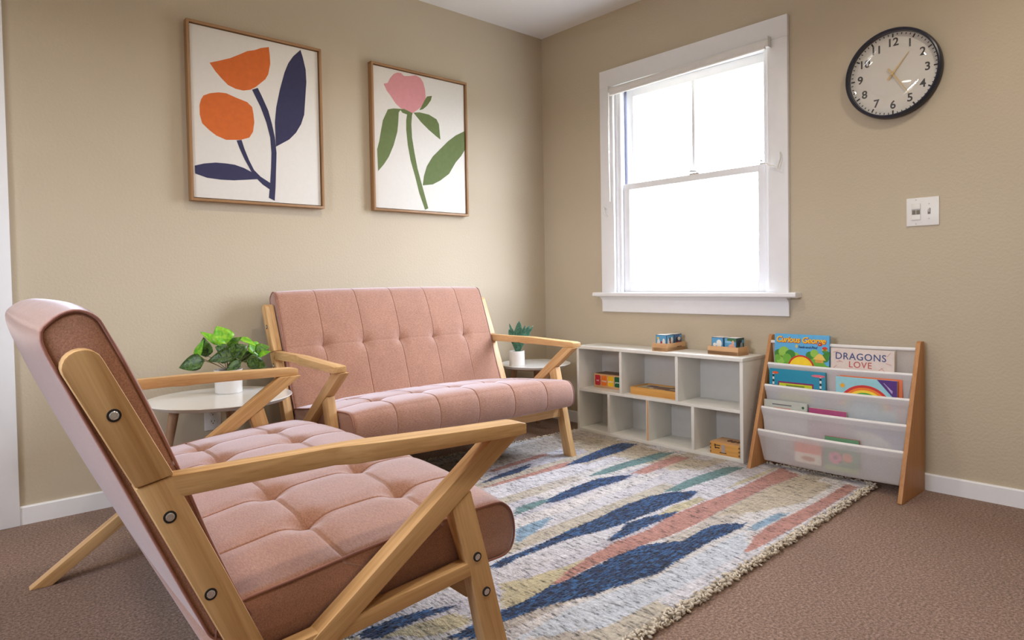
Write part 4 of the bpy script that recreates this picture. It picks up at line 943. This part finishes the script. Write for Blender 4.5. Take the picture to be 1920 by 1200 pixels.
# 3 teal cover
t, cv = book('teal picture book with lime panel and checked posts, second row left', -1.592, .256, .262, .200, -.126, .014, (22, 140, 172), tilt=0, group=g1)
decal('panel_print', [(.042, .06), (.205, .06), (.205, .145), (.042, .145)], .0, C(132, 34, 96), cv); decal('panel_print', [(.048, .06), (.199, .06), (.199, .138), (.048, .138)], .0006, C(200, 210, 40), cv)
decal('panel_print', [(.080, .125), (.165, .125), (.165, .132), (.080, .132)], .0012, C(120, 140, 30), cv)
for x in (.016, .232):
    for k in range(11): decal('check_print', [(x, .06+k*.0115), (x+.008, .06+k*.0115), (x+.008, .0715+k*.0115), (x, .0715+k*.0115)], .0, 'ink_black' if k % 2 else 'plastic_white', cv)
for (x, y, rx, cc) in ((.03, .183, .015, (226, 92, 40)), (.226, .183, .03, (220, 110, 130))): decal('tag_print', circle(x, y, rx, 14, ry=.006), .0007, C(*cc), cv)
# 4 rainbow cover
t, cv = book('light blue picture book with rainbow and purple corner, second row right', -1.893, .243, .258, .196, -.126, .012, (150, 206, 218), (226, 120, 70), 0, g1)
for k, cc in enumerate(((206, 52, 50), (236, 130, 44), (246, 214, 60), (84, 170, 76), (30, 130, 140))):
    decal('rainbow_print', [(min(max(x, .001), .242), y) for x, y in arc_band(.118, .055, .112-.0105*(k+1), .112-.0105*k, .05*PI, .95*PI)], .0002, C(*cc), cv)
decal('sun_print', circle(.028, .158, .0085, 18), .0004, C(244, 178, 40), cv)
for k in range(10):
    a = k*PI/5; c_, s_ = math.cos(a), math.sin(a); decal('sun_print', [(.028+c_*.011-s_*.0007, .158+s_*.011+c_*.0007), (.028+c_*.011+s_*.0007, .158+s_*.011-c_*.0007), (.028+c_*.018, .158+s_*.018)], .0004, C(244, 190, 60), cv)
decal('corner_print', [(.166, .1955), (.2425, .1955), (.2425, .110)], .0008, C(84, 44, 128), cv)
for k in range(3): decal('corner_print', [(.192+k*.006, .182-k*.007), (.226-k*.001, .150-k*.004), (.227-k*.001, .152-k*.004), (.193+k*.006, .184-k*.007)], .0014, C(196, 180, 216), cv)
t, cv = book('thin orange-backed picture book behind the rainbow cover', -1.905, .245, .262, .198, -.110, .008, (226, 120, 70), None, 0, g1)
g2 = 'picture books in the third sling'
t, cv = book('grey picture book with small dark lettering, third row left', -1.582, .200, .164, .158, -.158, .009, (186, 190, 182), None, 0, g2)
decal('line_print', [(.04, .138), (.13, .138), (.13, .143), (.04, .143)], 0, C(110, 112, 116), cv); decal('line_print', [(.045, .118), (.125, .118), (.125, .126), (.045, .126)], 0, C(206, 90, 60), cv); decal('leaf_print', circle(.182, .138, .006, 10), 0, C(40, 92, 50), cv)
t, cv = book('magenta picture book lying low beside the grey one, third row', -1.790, .158, .164, .144, -.158, .009, (166, 66, 116), (226, 210, 176), 0, g2)
t, cv = book('navy and grey picture book showing through the third sling at right', -1.985, .185, .160, .110, -.160, .008, (70, 92, 150), None, 0, g2)
decal('arc_print', [(min(max(x, .001), .183), max(y, .001)) for x, y in arc_band(.04, -.05, .0, .13, .05*PI, .75*PI)], 0, C(206, 210, 196), cv)
g3 = 'picture books in the bottom sling'
t, cv = book('orange and white picture book showing through the bottom sling', -1.742, .118, .068, .100, -.192, .007, (232, 120, 84), None, 0, g3)
decal('band_print', [(.001, .001), (.117, .001), (.117, .045), (.001, .045)], 0, C(232, 222, 206), cv); decal('band_print', circle(.06, .022, .03, 18, ry=.01), .0006, C(190, 120, 80), cv)
t, cv = book('green picture book with pink flower showing through the bottom sling', -1.872, .140, .060, .142, -.190, .008, (92, 140, 104), (196, 60, 44), 0, g3)
decal('flower_print', circle(.045, .055, .026, 20), 0, C(226, 90, 140), cv); decal('flower_print', circle(.045, .055, .010, 14), .0006, C(120, 50, 90), cv); decal('flower_print', circle(.095, .062, .02, 16), 0, C(230, 130, 90), cv)
decal('band_print', [(.001, .001), (.139, .001), (.139, .02), (.001, .02)], 0, C(150, 170, 90), cv)
